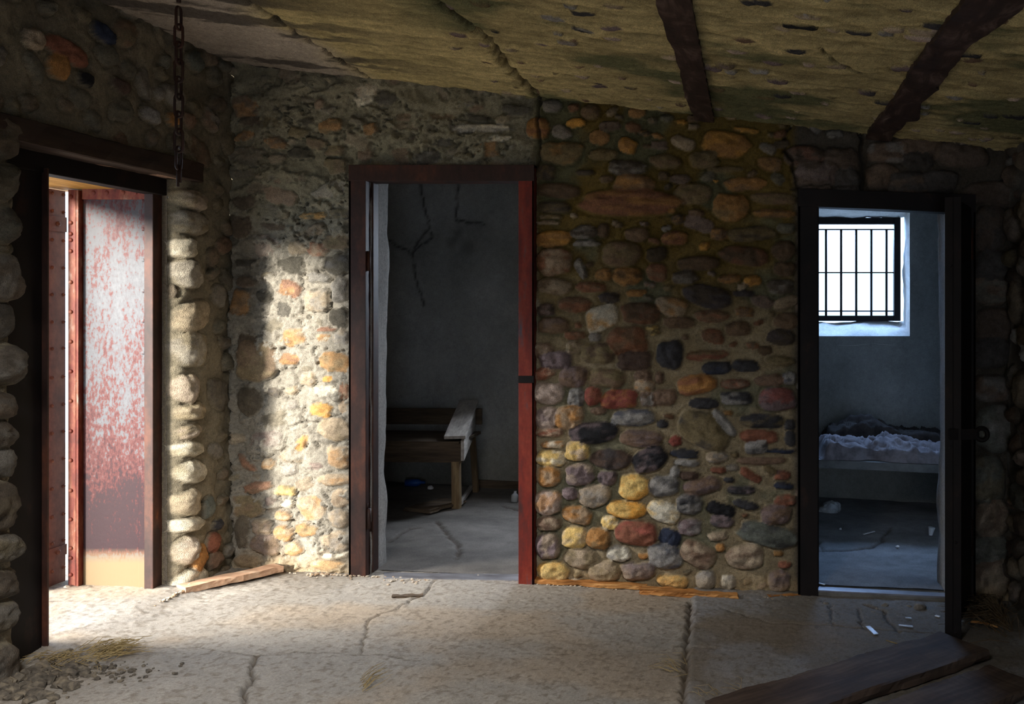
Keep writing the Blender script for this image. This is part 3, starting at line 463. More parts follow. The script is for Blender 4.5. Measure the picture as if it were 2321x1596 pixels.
def recess(x0, x1, seed):                              # the splayed, worn window recess
    rings = []
    for t in np.linspace(0, 1, 9):
        e = .065*(1-t)**4; a0, a1 = x0-e, x1+e; zb = (WZ0-e)+(1.322-WZ0)*t**1.1; zt = (WZ1+e)-(WZ1-2.115)*t; y = YC-.002+.29*t
        ring = []
        n = 14
        for k in range(n): ring.append((a0+(a1-a0)*k/n, y, zb))
        for k in range(n): ring.append((a1, y, zb+(zt-zb)*k/n))
        for k in range(n): ring.append((a1-(a1-a0)*k/n, y, zt))
        for k in range(n+1): ring.append((a0, y, zt-(zt-zb)*k/n))
        rings.append(ring)
    A = np.array(rings); nz = fbm(A[..., 0]*9+seed, A[..., 2]*9+A[..., 1]*7, 4, 270)-.5
    cx, cz = (x0+x1)/2, (WZ0+WZ1)/2; A[..., 0] += .05*nz*np.sign(A[..., 0]-cx); A[..., 2] += .05*nz*np.sign(A[..., 2]-cz)
    return (A, np.array(L(216, 214, 210))*(.9+.4*nz)[..., None], np.ones((A.shape[0]-1, A.shape[1]-1), bool))
cl += [recess(WX0, WX1, 1), recess(VX0, VX1, 5)]
grid_mesh('wall_cell_back', cl, 'plaster', kind='structure')
for nm, x in (('wall_cell_left', -2.74), ('wall_cell_right', 1.52)):
    grid_mesh(nm, [plain(lambda a, b, h: np.stack([x+h, a, b], -1), YB+.02, YC+.05, -.2, 2.8, .06, (150, 150, 148), x)], 'plaster', kind='structure')
grid_mesh('wall_partition', [plain(lambda a, b, h, x=x: np.stack([x+h*.5, a, b], -1), YB+.03, YC+.05, -.2, 2.6, .06, (122, 122, 120), x) for x in (-.42, -.27)], 'plaster', kind='structure')
# ------------------------------------------------------------------ floor
fr = Relief(-3.5, 1.36, 2.95, 4.72, .0078, 900); U, V = fr.U, fr.V
f1 = fbm(U*2.2, V*2.2, 5, 300); f2 = fbm(U*16, V*16, 4, 305); f3 = fbm(U*45, V*45, 3, 310)
fr.H = .014*(f1-.5)+.004*(f2-.5)+.003*sm(.66, .74, f3)-.002*sm(.64, .7, fbm(U*30+5, V*30, 3, 315))
fr.K = np.array(L(154, 147, 138))*(.80+.40*f1)[..., None]*(.84+.32*f2)[..., None]
wm = (sm(.5, .7, fbm(U*1.7+4, V*2.5, 4, 320))*.28)[..., None]; fr.K = fr.K*(1-wm)+np.array(L(172, 140, 98))*wm
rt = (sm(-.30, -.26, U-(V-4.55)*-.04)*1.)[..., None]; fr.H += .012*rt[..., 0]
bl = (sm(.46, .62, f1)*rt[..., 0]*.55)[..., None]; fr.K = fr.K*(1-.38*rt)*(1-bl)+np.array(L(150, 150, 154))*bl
dk = np.maximum(sm(.58, .68, f3*.5+f2*.5)*.35, sm(.66, .72, fbm(U*60+3, V*60, 2, 318))*.55)[..., None]; fr.K = fr.K*(1-dk)+np.array(L(104, 92, 78))*dk
FP = lambda px, py: tuple(fl(px, py)[:2])
crk = L(70, 58, 46)
for ln, w, d in (([(985, 1318), (965, 1345), (900, 1380), (835, 1405), (828, 1440), (815, 1482)], .0045, .016), ([(300, 1462), (380, 1468), (470, 1468), (520, 1480), (580, 1488), (700, 1480), (830, 1484), (950, 1498)], .0028, .006),
                 ([(580, 1490), (566, 1520), (580, 1535), (555, 1560), (550, 1596)], .008, .028), ([(1566, 1366), (1560, 1420), (1553, 1500), (1550, 1600)], .010, .024), ([(1560, 1400), (1640, 1385), (1750, 1418), (1880, 1422), (1960, 1432), (2130, 1440)], .004, .012),
                 ([(1885, 1375), (1880, 1400), (1892, 1425)], .004, .012), ([(1945, 1385), (1950, 1410), (1958, 1432)], .006, .014), ([(1958, 1375), (2000, 1390), (2020, 1420), (2040, 1440)], .008, .012), ([(1560, 1470), (1620, 1476)], .006, .012), ([(1780, 1300), (1900, 1400)], .003, .0)):
    fr.line([FP(*p) for p in ln], w, d, crk)
bank = sm(.25, .0, U-(-2.66))*sm(3.3, 3.6, V)*sm(4.5, 4.2, V); fr.H += .03*bank
zz = (sm(.03, .0, np.abs(V-4.62))*.0)[..., None]
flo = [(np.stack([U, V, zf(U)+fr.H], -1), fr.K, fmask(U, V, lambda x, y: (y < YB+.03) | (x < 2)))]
def flr(x0, x1, y0, y1, step, col, up, seed, cracks=(), stain=0):
    r = Relief(x0, x1, y0, y1, step, 950); h = .02*(fbm(r.U*2.5+seed, r.V*2.5, 5, 330)-.5)+.004*(fbm(r.U*20, r.V*20, 3, 335)-.5); r.H = h; r.K = np.array(L(*col))*((.45+1.0*fbm(r.U*3+seed, r.V*5, 5, 332))*(.8+.4*fbm(r.U*26, r.V*26, 3, 337)))[..., None]
    if cracks:
        for c_ in cracks: r.line([FP(*p) for p in c_], .009, .02, crk)
    return (np.stack([r.U, r.V, zf(r.U)+r.H+up], -1), r.K, np.ones((r.U.shape[0]-1, r.U.shape[1]-1), bool))
flo += [flr(-2.8, 1.4, -1.4, 2.98, .06, (150, 142, 128), 0, 3), flr(-2.99, -.35, 4.70, YC+.08, .014, (108, 103, 98), .004, 5, [[(990, 1185), (1020, 1220), (1040, 1240), (1035, 1270)], [(880, 1230), (920, 1205), (945, 1200)], [(1140, 1150), (1180, 1160)]]),
        flr(-.35, 1.56, 4.70, YC+.08, .014, (140, 138, 138), .035, 7, [[(2020, 1205), (1998, 1230), (2000, 1240), (1975, 1255), (1900, 1262), (1850, 1262)], [(1855, 1240), (1865, 1260)]])]
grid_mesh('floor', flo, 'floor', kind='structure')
MB().box(-9, -2.72, -3, 9, -.4, .105).build('ground', 'sand', kind='structure')
# ------------------------------------------------------------------ ceiling
cr = Relief(-2.70, 1.40, 2.45, 4.72, .0085, 1200); U, V = cr.U, cr.V
f1 = fbm(U*1.5, V*3, 5, 400); f2 = fbm(U*9, V*16, 4, 405); f3 = fbm(U*28, V*28, 3, 410)
f4 = fbm(U*9, V*42, 4, 415); cr.H = .02*(f1-.5)+.014*(f2-.5)+.010*(f3-.5)+.014*(f4-.5)
cr.K = np.array(L(190, 172, 124))*(.35+.7*f2+.7*(f4-.3))[..., None]*(.70+.6*f1)[..., None]
ms = (sm(.52, .66, fbm(U*1.8+6, V*3.2, 5, 420))*sm(-1.4, -1.0, U))[..., None]*.75; cr.K = cr.K*(1-ms)+np.array(L(72, 84, 60))*ms
gy = (1-sm(-2.0, -1.75, U+.25*(f1-.5)))[..., None]; cr.K = cr.K*(1-gy)+np.array(L(172, 160, 148))*(.8+.3*f2)[..., None]*gy
soot = (sm(.455, .53, fbm(U*2.2+1.3*V, V*9+2, 4, 425))*(1-sm(-1.95, -1.2, U)))[..., None]; cr.K = cr.K*(1-soot*.82)+np.array(L(62, 58, 56))*soot*.82
rc = random.Random(31); cr.fill(150, (-1.2, 1.35, 2.5, 4.6), (.02, .06), ['gr', 'ta', 'pu', 'dk', 'pk', 'ol', 'br'], rc, (.006, .014), (1.2, 2.2), .12, .3, .05)
for px, py, w, h, c in ((2025, 65, .07, .05, 'ta'), (2090, 70, .10, .05, 'ta'), (1670, 115, .08, .04, 'pk'), (1320, 28, .09, .04, 'dk'), (1815, 58, .12, .04, 'bk'), (1830, 35, .09, .03, 'ta'), (1945, 72, .09, .03, 'dk')):
    x = 0
    for _ in range(6): Y = FPX*(zc(x)-CH)/(VY-py); x = (px-VX)/FPX*Y
    cr.stone(x, Y, w, h, 0, PAL[c], .012, .14)
for x, w, d in ((-1.06, .016, .05), (-1.90, .010, .03)): cr.line([(x, 2.4), (x-.02, 3.2), (x+.05, 3.6), (x+.01, 4.0), (x+.02, 4.75)], w, d, L(52, 46, 38), .012)
cr.line([(.25, 3.2), (.3, 3.35), (.42, 3.5), (.5, 3.5)], .006, .02, L(52, 46, 38))
cr.line([(-2.7, 4.63), (1.4, 4.63)], .010, .03, L(52, 46, 38)); cr.line([(-2.60, 2.4), (-2.60, 4.7)], .012, .03, L(52, 46, 38))
grid_mesh('ceiling', [(np.stack([U, V, zc(U)-cr.H], -1), cr.K, np.ones((U.shape[0]-1, U.shape[1]-1), bool)),
    plain(lambda a, b, h: np.stack([a, b, zc(a)+h], -1), -2.75, 1.4, -1.4, 2.47, .06, (150, 134, 96), 4, keepf=lambda x, y: ~((x > -1.55) & (x < -.70) & (y > -.75) & (y < 1.15))), plain(lambda a, b, h: np.stack([a, b, zc(a)+h], -1), -3.05, 1.6, 4.66, YC+.1, .06, (126, 124, 118), 6),  # the roof hole is unseen, added to let the fill lamp through
    plain(lambda a, b, h: np.stack([a, -.78+h, zc(a)+b], -1), -1.62, -.65, -.05, .62, .06, (150, 134, 96), 9), plain(lambda a, b, h: np.stack([-1.6+h, a, zc(-1.6)+b], -1), -.8, 1.2, -.05, .55, .06, (150, 134, 96), 10)], 'ceiling', kind='structure')  # unseen upstands added to stop sun entering the roof hole
def strip(x, w, seed, label, wr=0.):
    s = np.linspace(2.45, 4.62, 60); r = random.Random(seed); bm = MB(); rows = []
    e0 = [x-w/2+.006*math.sin(i*.2+seed)+r.uniform(-.003, .003) for i in range(60)]; e1 = [x+w/2+(wr*(.5+.5*math.sin(i*.30+seed))*(1 if math.sin(i*.21) > -.2 else .2))+r.uniform(-.003, .003) for i in range(60)]
    b = bm.b
    for i, y in enumerate(s):
        z = [zc(e)-.026-.004*math.sin(i*.8+e*9) for e in (e0[i], e1[i])]
        rows.append([b.verts.new((e0[i], y, z[0]+.018)), b.verts.new((e0[i], y, z[0])), b.verts.new(((e0[i]+e1[i])/2, y, (z[0]+z[1])/2-.003)), b.verts.new((e1[i], y, z[1])), b.verts.new((e1[i], y, z[1]+.018))])
    for A, B in zip(rows, rows[1:]):
        for k in range(4): b.faces.new((A[k], A[k+1], B[k+1], B[k]))
    for R in (rows[0], rows[-1]): b.faces.new(R)
    bmesh.ops.recalc_face_normals(b, faces=b.faces); bm.build('iron_strip', 'strip', label=label, cat='iron strip', group='rusted iron strips in the ceiling joints')
M['strip'] = noise_mat('rusted_ceiling_strip', [(.3, L(36, 26, 23)), (.52, L(60, 43, 37)), (.62, L(92, 74, 66)), (.72, L(124, 108, 100))], (14, 5, 14), rough=.7, bump=.5, dst=.8)
strip(-.23, .105, 2, 'rusted iron strip in the ceiling ending above the boulder wall'); strip(.635, .115, 7, 'dark iron strip in the ceiling running to above the barred window cell', .05)
# ------------------------------------------------------------------ iron door frames
def frame(name, x0, x1, top0, top1, wl_, wt, wr_, mats, base, y0=YB-.05, fl_=.03):
    e = empty(name, ((x0+x1)/2, YB, base(x0)), kind='structure')
    a = MB(); a.box(x0, x0+wl_, y0, y0+.012, base(x0)-.01, top0, .002); a.box(x0, x0+.012, y0, YB+.04, base(x0)-.01, top0, .002); a.box(x0+wl_-.014, x0+wl_, y0+.012, YB+.06, base(x0)-.01, top0-wt+.005, .002); a.box(x0+wl_-.016, x0+wl_+.010, YB+.02, YB+.085, base(x0), top0-wt, .002); a.build('jamb', mats[0], e)
    a = MB(); a.box(x1-wr_, x1, y0, y0+.012, base(x1)-.01, top1, .002); a.box(x1-.012, x1, y0, YB+.04, base(x1)-.01, top1, .002); a.box(x1-wr_, x1-wr_+.012, y0+.012, YB+.06, base(x1)-.01, top1-wt, .002); a.build('jamb', mats[1], e)
    a = MB(); Z = lambda x: top0+(top1-top0)*(x-x0)/(x1-x0)
    a.hexa([(x0, y0-.002, top0-wt), (x1, y0-.002, top1-wt), (x1, y0+.012, top1-wt), (x0, y0+.012, top0-wt), (x0, y0-.002, top0), (x1, y0-.002, top1), (x1, y0+.012, top1), (x0, y0+.012, top0)], .002)
    a.hexa([(x0+wl_, y0+.012, top0-wt), (x1-wr_, y0+.012, top1-wt), (x1-wr_, YB+.06, top1-wt), (x0+wl_, YB+.06, top0-wt), (x0+wl_, y0+.012, top0-wt+.013), (x1-wr_, y0+.012, top1-wt+.013), (x1-wr_, YB+.06, top1-wt+.013), (x0+wl_, YB+.06, top0-wt+.013)])
    a.hexa([(x0, y0, top0-.012), (x1, y0, top1-.012), (x1, YB+.04, top1-.012), (x0, YB+.04, top0-.012), (x0, y0, top0), (x1, y0, top1), (x1, YB+.04, top1), (x0, YB+.04, top0)])
    a.build('head', mats[2], e); return e
d2 = frame('door_2', bx(800), bx(1216), bz(377), bz(377), .084, .080, .078, ('dark_rust', 'red_rust', 'dark_rust'), zf)
hb = MB(); hx = bx(841); hb.cyl((hx, YB-.03, bz(1195)), (hx, YB-.03, bz(1150)), .011); hb.cyl((hx-.006, YB-.03, bz(1152)), (hx-.006, YB-.03, bz(1138)), .004); hb.cyl((hx, YB-.03, bz(615)), (hx, YB-.03, bz(570)), .009); hb.build('hinge', 'dark_rust', d2, smooth=True)
MB().box(bx(1181), bx(1216), YB-.056, YB-.045, bz(866), bz(850), .002).build('latch_plate', 'black_iron', d2)
d3 = frame('door_3', bx(1808), bx(2206), bz(430), bz(444), .098, .088, .10, ('black_iron', 'black_iron', 'black_iron'), lambda x: zf(x)-.012)
hb = MB(); hx = bx(2192); hb.cyl((hx, YB-.075, bz(1250)), (hx, YB-.075, bz(1170)), .014); [hb.cyl((hx, YB-.075, bz(y)), (hx, YB-.075, bz(y-2)), .017) for y in (1190, 1210, 1230)]; hb.cyl((hx, YB-.075, bz(590)), (hx, YB-.075, bz(520)), .014); hb.build('hinge', 'dark_rust', d3, smooth=True)
# iron door of the right cell, swung open towards the camera and seen nearly edge on
hgx, hgy = 1.085, YB-.08; nx, ny = .895, 4.085; dv = Vector((nx-hgx, ny-hgy, 0)); ln_ = dv.length; dv.normalize(); nv = Vector((-dv.y, dv.x, 0))
zb_, zt_ = CH-(1450-VY)/FPX*ny, CH-(446-VY)/FPX*ny
e = empty('iron_door', (hgx, hgy, zb_), label='rusted iron cell door swung open towards the room beside the barred window cell', cat='door')
A0 = Vector((hgx, hgy, 0)); A1 = A0+dv*ln_
def slab3(mb, a, b_, th0, th1, z0, z1, bev=.002):
    q = [a+nv*th0, b_+nv*th0, b_+nv*th1, a+nv*th1]; mb.hexa([Vector((p.x, p.y, z0)) for p in q]+[Vector((p.x, p.y, z1)) for p in q], bev)
mb = MB(); slab3(mb, A0, A1, -.004, .004, zb_+.02, zt_); mb.build('leaf', 'black_iron', e)
mb = MB(); slab3(mb, A1-dv*.008, A1, -.036, .036, zb_, zt_); slab3(mb, A1-dv*.06, A1-dv*.008, -.036, -.030, zb_, zt_)
for z in (zb_+.03, .40, .82, 1.3, 1.62): mb.dome(A1+Vector((0, 0, z))+nv*(-.01 if z > .5 else .012), dv, .007, .003)
mb.build('edge_post', 'black_iron', e)
mb = MB(); zh = CH-(985-VY)/FPX*4.07; a = A1+dv*.004
q0 = Vector((a.x-.02, a.y-.006, zh)); q1 = Vector((a.x+.118, a.y+.012, zh-.002))
mb.bar(q0, q1, .010, .048, bev=.002)
ring = [q1+Vector((.012+.026*math.cos(t), 0, .026*math.sin(t))) for t in np.linspace(0, 2*math.pi, 20, endpoint=False)]; mb.tube(ring, .011, 8, True); mb.build('hasp', 'black_iron', e, smooth=False)
mb = MB()
for z in (.25, .62, 1.02, 1.42, 1.78): slab3(mb, A0+dv*.01, A1-dv*.05, -.020, -.004, z-.03, z+.03)
mb.build('cross_strap', 'black_iron', e)
# ------------------------------------------------------------------ outer doorway on the left
FX = -2.69
d1 = empty('door_1', (FX, 3.85, zf(FX)), kind='structure')
def lpx(px, x=FX): return FPX*x/(px-VX)
MB().box(FX-.05, FX+.015, 3.30, lpx(86), -.02+zf(FX), 2.03, .004).build('jamb', 'black_iron', d1)
MB().box(FX-.07, FX+.035, lpx(88), lpx(109, FX+.035), -.05+zf(FX), 1.965, .004).build('stop_bar', 'dark_rust', d1)
MB().box(FX-.045, FX-.004, lpx(347, FX-.004), 4.29, -.02+zf(FX), 2.03, .004).build('jamb', 'dark_rust', d1)
MB().box(FX-.05, FX+.018, 3.32, 4.28, 1.948, 2.03, .004).build('head', 'black_iron', d1)
b = MB(); b.bar((XL-.02, 3.10, 2.066), (XL-.02, 4.36, 2.068), .11, .088, cuts=30, rough=.003, seed=3); b.build('lintel', 'beam', kind='structure')
# warm wooden soffit and the iron lining of the deep jamb
MB().box(-3.22, FX-.04, 3.3, 4.30, 1.972, 2.10, .002).build('trim_1', 'gold_wood', kind='structure')
YL = 4.2; lxX = lambda px: (px-VX)/FPX*YL
e = empty('jamb_lining', ((lxX(165)+lxX(347))/2, YL, .10), label='grey iron jamb lining with red rust in the sunny side doorway', cat='door lining')
zb0 = zf(-2.9)-.03
MB().box(lxX(189), lxX(318), YL, YL+.008, zb0, 1.955, .001).build('panel', 'silver', e)
b = MB(); b.box(lxX(316), lxX(349), YL-.008, YL+.01, zb0, 1.955, .002)
for py in (455, 520, 590, 660, 728, 800): b.dome((lxX(327), YL-.008, CH-(py-VY)/FPX*YL), (0, -1, 0), .009, .003)
b.build('edge_strip', 'silver', e)
b = MB(); b.box(lxX(189), lxX(349), YL-.010, YL, 1.925, 1.975, .002)
for px in (215, 245, 282, 310, 330): b.dome((lxX(px), YL-.010, 1.955), (0, -1, 0), .011, .004)
b.build('head_strip', 'orange_rust', e)
b = MB(); b.box(lxX(161.5), lxX(179), YL-.02, YL+.012, zb0, 1.968, .002)
for py in (447, 506, 531, 545, 570, 640, 707, 774, 841, 908, 976, 1042, 1110, 1175, 1240, 1262, 1300, 1330): b.dome((lxX(168), YL-.02, CH-(py-VY)/FPX*YL), (0, -1, 0), .010, .008)
b.build('riveted_flange', 'orange_rust', e, smooth=False)
b = MB(); b.box(lxX(182), lxX(187), YL-.026, YL+.01, zb0, 1.965, .001); b.build('groove_bar', 'orange_rust', e)
PXl = -3.135
e = empty('iron_shutter', (PXl, 4.15, zf(PXl)), label='brown riveted iron plate door half closed beyond the side doorway', cat='door')
def spz(py, Y=4.2): return CH-(py-VY)/FPX*Y
PY0, PY1 = 4.06, 4.243
b = MB(); b.box(PXl-.008, PXl, PY0, PY1, zf(PXl)-.05, 1.968, .001)
for k, py in enumerate((440, 480, 545, 607, 668, 730, 790, 855, 918, 980, 1042, 1105, 1168, 1228, 1290, 1335)):
    for y in (4.165, 4.232): b.dome((PXl, y, spz(py)), (1, 0, 0), .0085, .007)
b.build('plate', 'brown_iron', e)
for a_, c_ in ((525, 491), (1262, 1238)):
    b = MB(); b.box(PXl, PXl+.007, PY0+.01, PY1, spz(a_), spz(c_), .001); b.dome((PXl+.007, 4.19, spz((a_+c_)/2)), (1, 0, 0), .012, .009); b.build('cross_band', 'brown_iron', e)
# ------------------------------------------------------------------ barred windows
def window(name, x0, x1, y):
    e = empty(name, ((x0+x1)/2, y, 1.322), kind='structure'); z0, z1 = 1.322, 2.115
    b = MB(); w = .05; b.box(x0, x0+w, y-.03, y+.03, z0, z1, .003); b.box(x1-w, x1, y-.03, y+.03, z0, z1, .003); b.box(x0+w, x1-w, y-.028, y+.028, z1-w, z1, .003); b.box(x0+w, x1-w, y-.028, y+.028, z0, z0+.042, .003); b.build('frame', 'black_iron', e)
    xs = [x1-.105-.1163*k for k in range(6)]
    for x in xs: 
        if x > x0+.05: MB().cyl((x, y, 1.36), (x, y, 2.03), .0098, 10).build('bar', 'black_iron', e, smooth=True)
    for z in (1.398, 1.694, 2.026): MB().box(x0+w-.01, x1-w+.01, y-.004, y+.004, z-.005, z+.005).build('cross_rod', 'black_iron', e)
window('window_1', WX0+.01, 1.155, YC+.28); window('added_window', VX0+.01, VX1-.01, YC+.28)  # the second window is added out of view to light the middle cell
# ------------------------------------------------------------------ sills
MB().hexa([tuple(fl(870, 1312)-Vector((0, 0, .03))), tuple(fl(1178, 1318)-Vector((0, 0, .03))), tuple(fl(1178, 1304)-Vector((0, 0, .03))), tuple(fl(870, 1300)-Vector((0, 0, .03))), tuple(fl(870, 1312)+Vector((0, 0, .006))), tuple(fl(1178, 1318)+Vector((0, 0, .006))), tuple(fl(1178, 1304)+Vector((0, 0, .006))), tuple(fl(870, 1300)+Vector((0, 0, .006)))], .002).build('trim_2', 'sill_iron', kind='structure')
x0, x1 = .29, 1.09
MB().hexa([(x0, YB-.035, zf(x0)-.06), (x1, YB-.035, zf(x1)-.06), (x1, YB+.15, zf(x1)-.06), (x0, YB+.15, zf(x0)-.06), (x0, YB-.030, zf(x0)+.028), (x1, YB-.030, zf(x1)+.028), (x1, YB+.15, zf(x1)+.03), (x0, YB+.15, zf(x0)+.03)], .006).build('trim_3', 'slab', kind='structure')
MB().hexa([(x0, YB-.03, zf(x0)+.026), (x1, YB-.03, zf(x1)+.022), (x1, YB+.03, zf(x1)+.022), (x0, YB+.03, zf(x0)+.026), (x0, YB-.03, zf(x0)+.036), (x1, YB-.03, zf(x1)+.032), (x1, YB+.03, zf(x1)+.032), (x0, YB+.03, zf(x0)+.036)], .002).build('trim_4', 'sill_iron', kind='structure')
# ------------------------------------------------------------------ bench in the middle cell
def onf(x, y, up=0.): return Vector((x, y, zf(x)+up))
bxr = (1047-VX)/FPX*6.08
bn = empty('bench', (bxr-.4, 6.3, zf(bxr-.4)), label='weathered plank bench with a sloping arm inside the middle cell', cat='bench')
BL = -2.72+.03
zs_ = CH-(1004-VY)/FPX*6.08
MB().bar((BL, 6.09, zs_-.060), (bxr, 6.09, zs_-.068), .026, .125, bev=.003).build('apron', 'wood_x', bn)
MB().bar((BL, 6.33, zs_+.006), (bxr-.02, 6.33, zs_-.002), .50, .020, bev=.003).build('seat', 'wood_x', bn)
MB().bar((BL, 6.64, CH-(943-VY)/FPX*6.64), (bxr-.03, 6.64, CH-(944-VY)/FPX*6.64), .026, .115, bev=.004).build('backrest', 'wood_x', bn)
aN = P(1031, 992, 6.07); aF = P(1063, 910, 6.66)
MB().bar(aN, aF, .138, .022, bev=.003, taper=.95, up=(0, 0, 1)).build('armrest', 'wood', bn)
pn, pf = P(1052, 1000, 6.07), P(1079, 915, 6.66)
MB().hexa([pn+Vector((-.022, 0, -.13)), pn+Vector((0, 0, -.13)), pf+Vector((0, 0, -.20)), pf+Vector((-.022, 0, -.20)), pn+Vector((-.022, 0, .0)), pn, pf, pf+Vector((-.022, 0, 0))], .002).build('arm_support', 'wood', bn)
f0 = fl(1035, 1153)
MB().bar(f0+Vector((.0, 0, -.004)), P(1034, 1045, 6.1), .052, .05, up=(0, 1, 0), bev=.004).build('leg', 'wood_z', bn)
bf = onf((1077-VX)/FPX*6.64, 6.66)
MB().bar(bf+Vector((0, 0, -.004)), P(1068, 950, 6.66), .035, .045, up=(0, 1, 0), bev=.004).build('leg', 'wood_z', bn)
MB().bar(onf(BL+.04, 6.12, -.004), Vector((BL+.04, 6.12, zs_-.07)), .052, .05, up=(0, 1, 0), bev=.004).build('leg', 'wood_z', bn)
MB().bar(f0+Vector((.02, .02, .035)), bf+Vector((-.03, -.02, .035)), .022, .03, bev=.003).build('stretcher', 'wood', bn)
b = MB(); X0, X1 = -2.0, -.5
b.hexa([(X0, YC-.045, zf(X0)-.01), (X1, YC-.045, zf(X1)-.01), (X1, YC-.02, zf(X1)-.01), (X0, YC-.02, zf(X0)-.01), (X0, YC-.045, zf(X0)+.055), (X1, YC-.045, zf(X1)+.055), (X1, YC-.02, zf(X1)+.055), (X0, YC-.02, zf(X0)+.055)], .003).build('baseboard_back', 'wood_x', kind='structure')
a, b_ = fl(945, 1165), fl(1030, 1142)
MB().bar(a+Vector((0, 0, .022)), b_+Vector((0, 0, .022)), .20, .022, cuts=10, rough=.004, seed=4).build('loose_board', 'wood_x', label='grey loose board lying on the floor under the bench', cat='board')
def bottle(name, c, d, r, ln, m, label, cat='bottle'):
    c = Vector(c); d = Vector(d).normalized(); b = MB(); pr = [(0, .6), (.02, 1), (.6, 1), (.72, .8), (.82, .38), (1, .36)]
    b.tube([c+d*ln*t for t, _ in pr], [r*k for _, k in pr], 12); return b.build(name, m, smooth=True, label=label, cat=cat)
p = fl(918, 1104); bottle('bottle', p+Vector((0, 0, .03)), (1, .15, 0), .028, .14, 'blue_glass', 'small blue plastic bottle lying on the floor under the bench')
p = fl(1166, 1140); bottle('bottle', p+Vector((0, 0, .005)), (.05, .1, 1), .024, .075, 'glass', 'small clear bottle standing by the baseboard of the middle cell')
MB().rock(fl(976, 1110)+Vector((0, 0, .015)), .025, .025, .018, 5).build('paper_scrap', 'white', label='crumpled white scrap on the dark floor under the bench', cat='scrap')
# ------------------------------------------------------------------ bunk and blanket in the right cell
YF = 5.95; bx0, bx1 = -.25, 1.50
def bt(x): return CH-(1042-VY)/FPX*YF-.045*(x-.45)
MB().hexa([(bx0, YF, bt(bx0)-.055), (bx1, YF, bt(bx1)-.055), (bx1, YC-.02, bt(bx1)-.055), (bx0, YC-.02, bt(bx0)-.055), (bx0, YF, bt(bx0)), (bx1, YF, bt(bx1)), (bx1, YC-.02, bt(bx1)), (bx0, YC-.02, bt(bx0))], .006).build('bunk_shelf', 'slab', label='concrete bunk shelf below the barred window', cat='bunk')
def cloth(name, x0, x1, y0, y1, hfun, m, label, cat, amp, seed):
    X, Y = uv_grid(x0, x1, y0, y1, .014); a = (X-x0)/(x1-x0); c = (Y-y0)/(y1-y0)
    ed = np.minimum(np.minimum(sm(0, .07, a), sm(1, .93, a)), np.minimum(sm(0, .10, c), sm(1, .92, c)))
    w = fbm(X*3+seed, Y*3, 3, 500); rid = 1-np.abs(2*fbm((X*.8+Y*.6)*7+w*3+seed, (Y*.8-X*.6)*3.2+w*2, 4, 505)-1)
    rid2 = 1-np.abs(2*fbm((X*.5+Y*.9)*16+w*4+seed, (Y*.5-X*.9)*6+w*3, 3, 507)-1); h = hfun(a, c)*ed+amp*ed*(rid**3)+.5*amp*ed*rid2**4+.008*fbm(X*18, Y*18, 3, 510)*ed
    sx = .05*(fbm(Y*5, X*0+seed, 3, 515)-.5)*(np.abs(a-.5)*2)**4*2; sy = .07*(fbm(X*5+3, Y*0+seed, 3, 518)-.5)*(1-c)**4*2
    Pz = np.stack([X+sx, Y+sy, bt(X)+.004+h], -1)
    lo = Pz.copy(); lo[..., 2] = bt(X)+.002
    K = np.ones(Pz.shape); md_ = np.ones((X.shape[0]-1, X.shape[1]-1), bool)
    rim = lambda s0, s1: (np.stack([s0, s1], 0), np.ones((2, len(s0), 3)), np.ones((1, len(s0)-1), bool))
    grid_mesh(name, [(Pz, K, md_), rim(Pz[0], lo[0]), rim(Pz[-1], lo[-1]), rim(Pz[:, 0], lo[:, 0]), rim(Pz[:, -1], lo[:, -1])], m, label=label, cat=cat)
cloth('blanket', (1855-VX)/FPX*6.0, 1.42, YF+.03, YF+.40, lambda a, c: .055-.03*a+.05*np.exp(-((a-.50)/.13)**2)*c, 'cloth', 'rumpled grey blanket on the front of the bunk shelf', 'blanket', .055, 3)
cloth('mattress', (1862-VX)/FPX*6.4, 1.40, YF+.42, YC-.08, lambda a, c: .075+.11*np.exp(-((a-.35)/.18)**2-((c-.5)/.4)**2), 'cloth_dark', 'dark crumpled bedding against the cell wall behind the grey blanket', 'bedding', .05, 9)
b = MB(); rr = random.Random(8); p = fl(1883, 1172)
bm = bmesh.new(); bmesh.ops.create_icosphere(bm, subdivisions=3, radius=1)
for v in bm.verts: 
    n = .55+.9*float(fbm(v.co.x*2.2+4, v.co.y*2.2+v.co.z*2.6, 3, 520)); v.co = Vector((v.co.x*.075*n, v.co.y*.05*n, max(v.co.z*.055*n, -.02)))+p+Vector((0, 0, .054))
b.add(bm); b.build('plastic_bag', 'film', label='crumpled clear plastic bag on the dark cell floor under the bunk', cat='bag')
# ------------------------------------------------------------------ loose boards, chain, planks
a, c = fl(392, 1352), fl(632, 1298)
MB().bar(a+Vector((.02, .03, .024)), c+Vector((0, .0, .024)), .085, .030, cuts=16, rough=.002, seed=12).build('board', 'pale_wood', label='pale dusty board in the corner right of the side doorway', cat='board')
a, c = fl(1206, 1322), fl(1465, 1340)
MB().bar(a+Vector((0, .01, .016)), c+Vector((0, .015, .016)), .055, .020, cuts=22, rough=.0035, seed=15, taper=.8).build('board', 'splinter', label='orange splintered lath at the foot of the boulder wall beside the red door jamb', cat='board')
a, c = fl(1450, 1344), fl(1672, 1362)
MB().bar(a+Vector((0, .0, .016)), c+Vector((0, .01, .016)), .065, .022, cuts=22, rough=.005, seed=17, taper=.6).build('board', 'splinter', label='split orange board ending at the pebbles below the boulder wall', cat='board')
a, c = fl(1742, 1357), fl(1826, 1352)
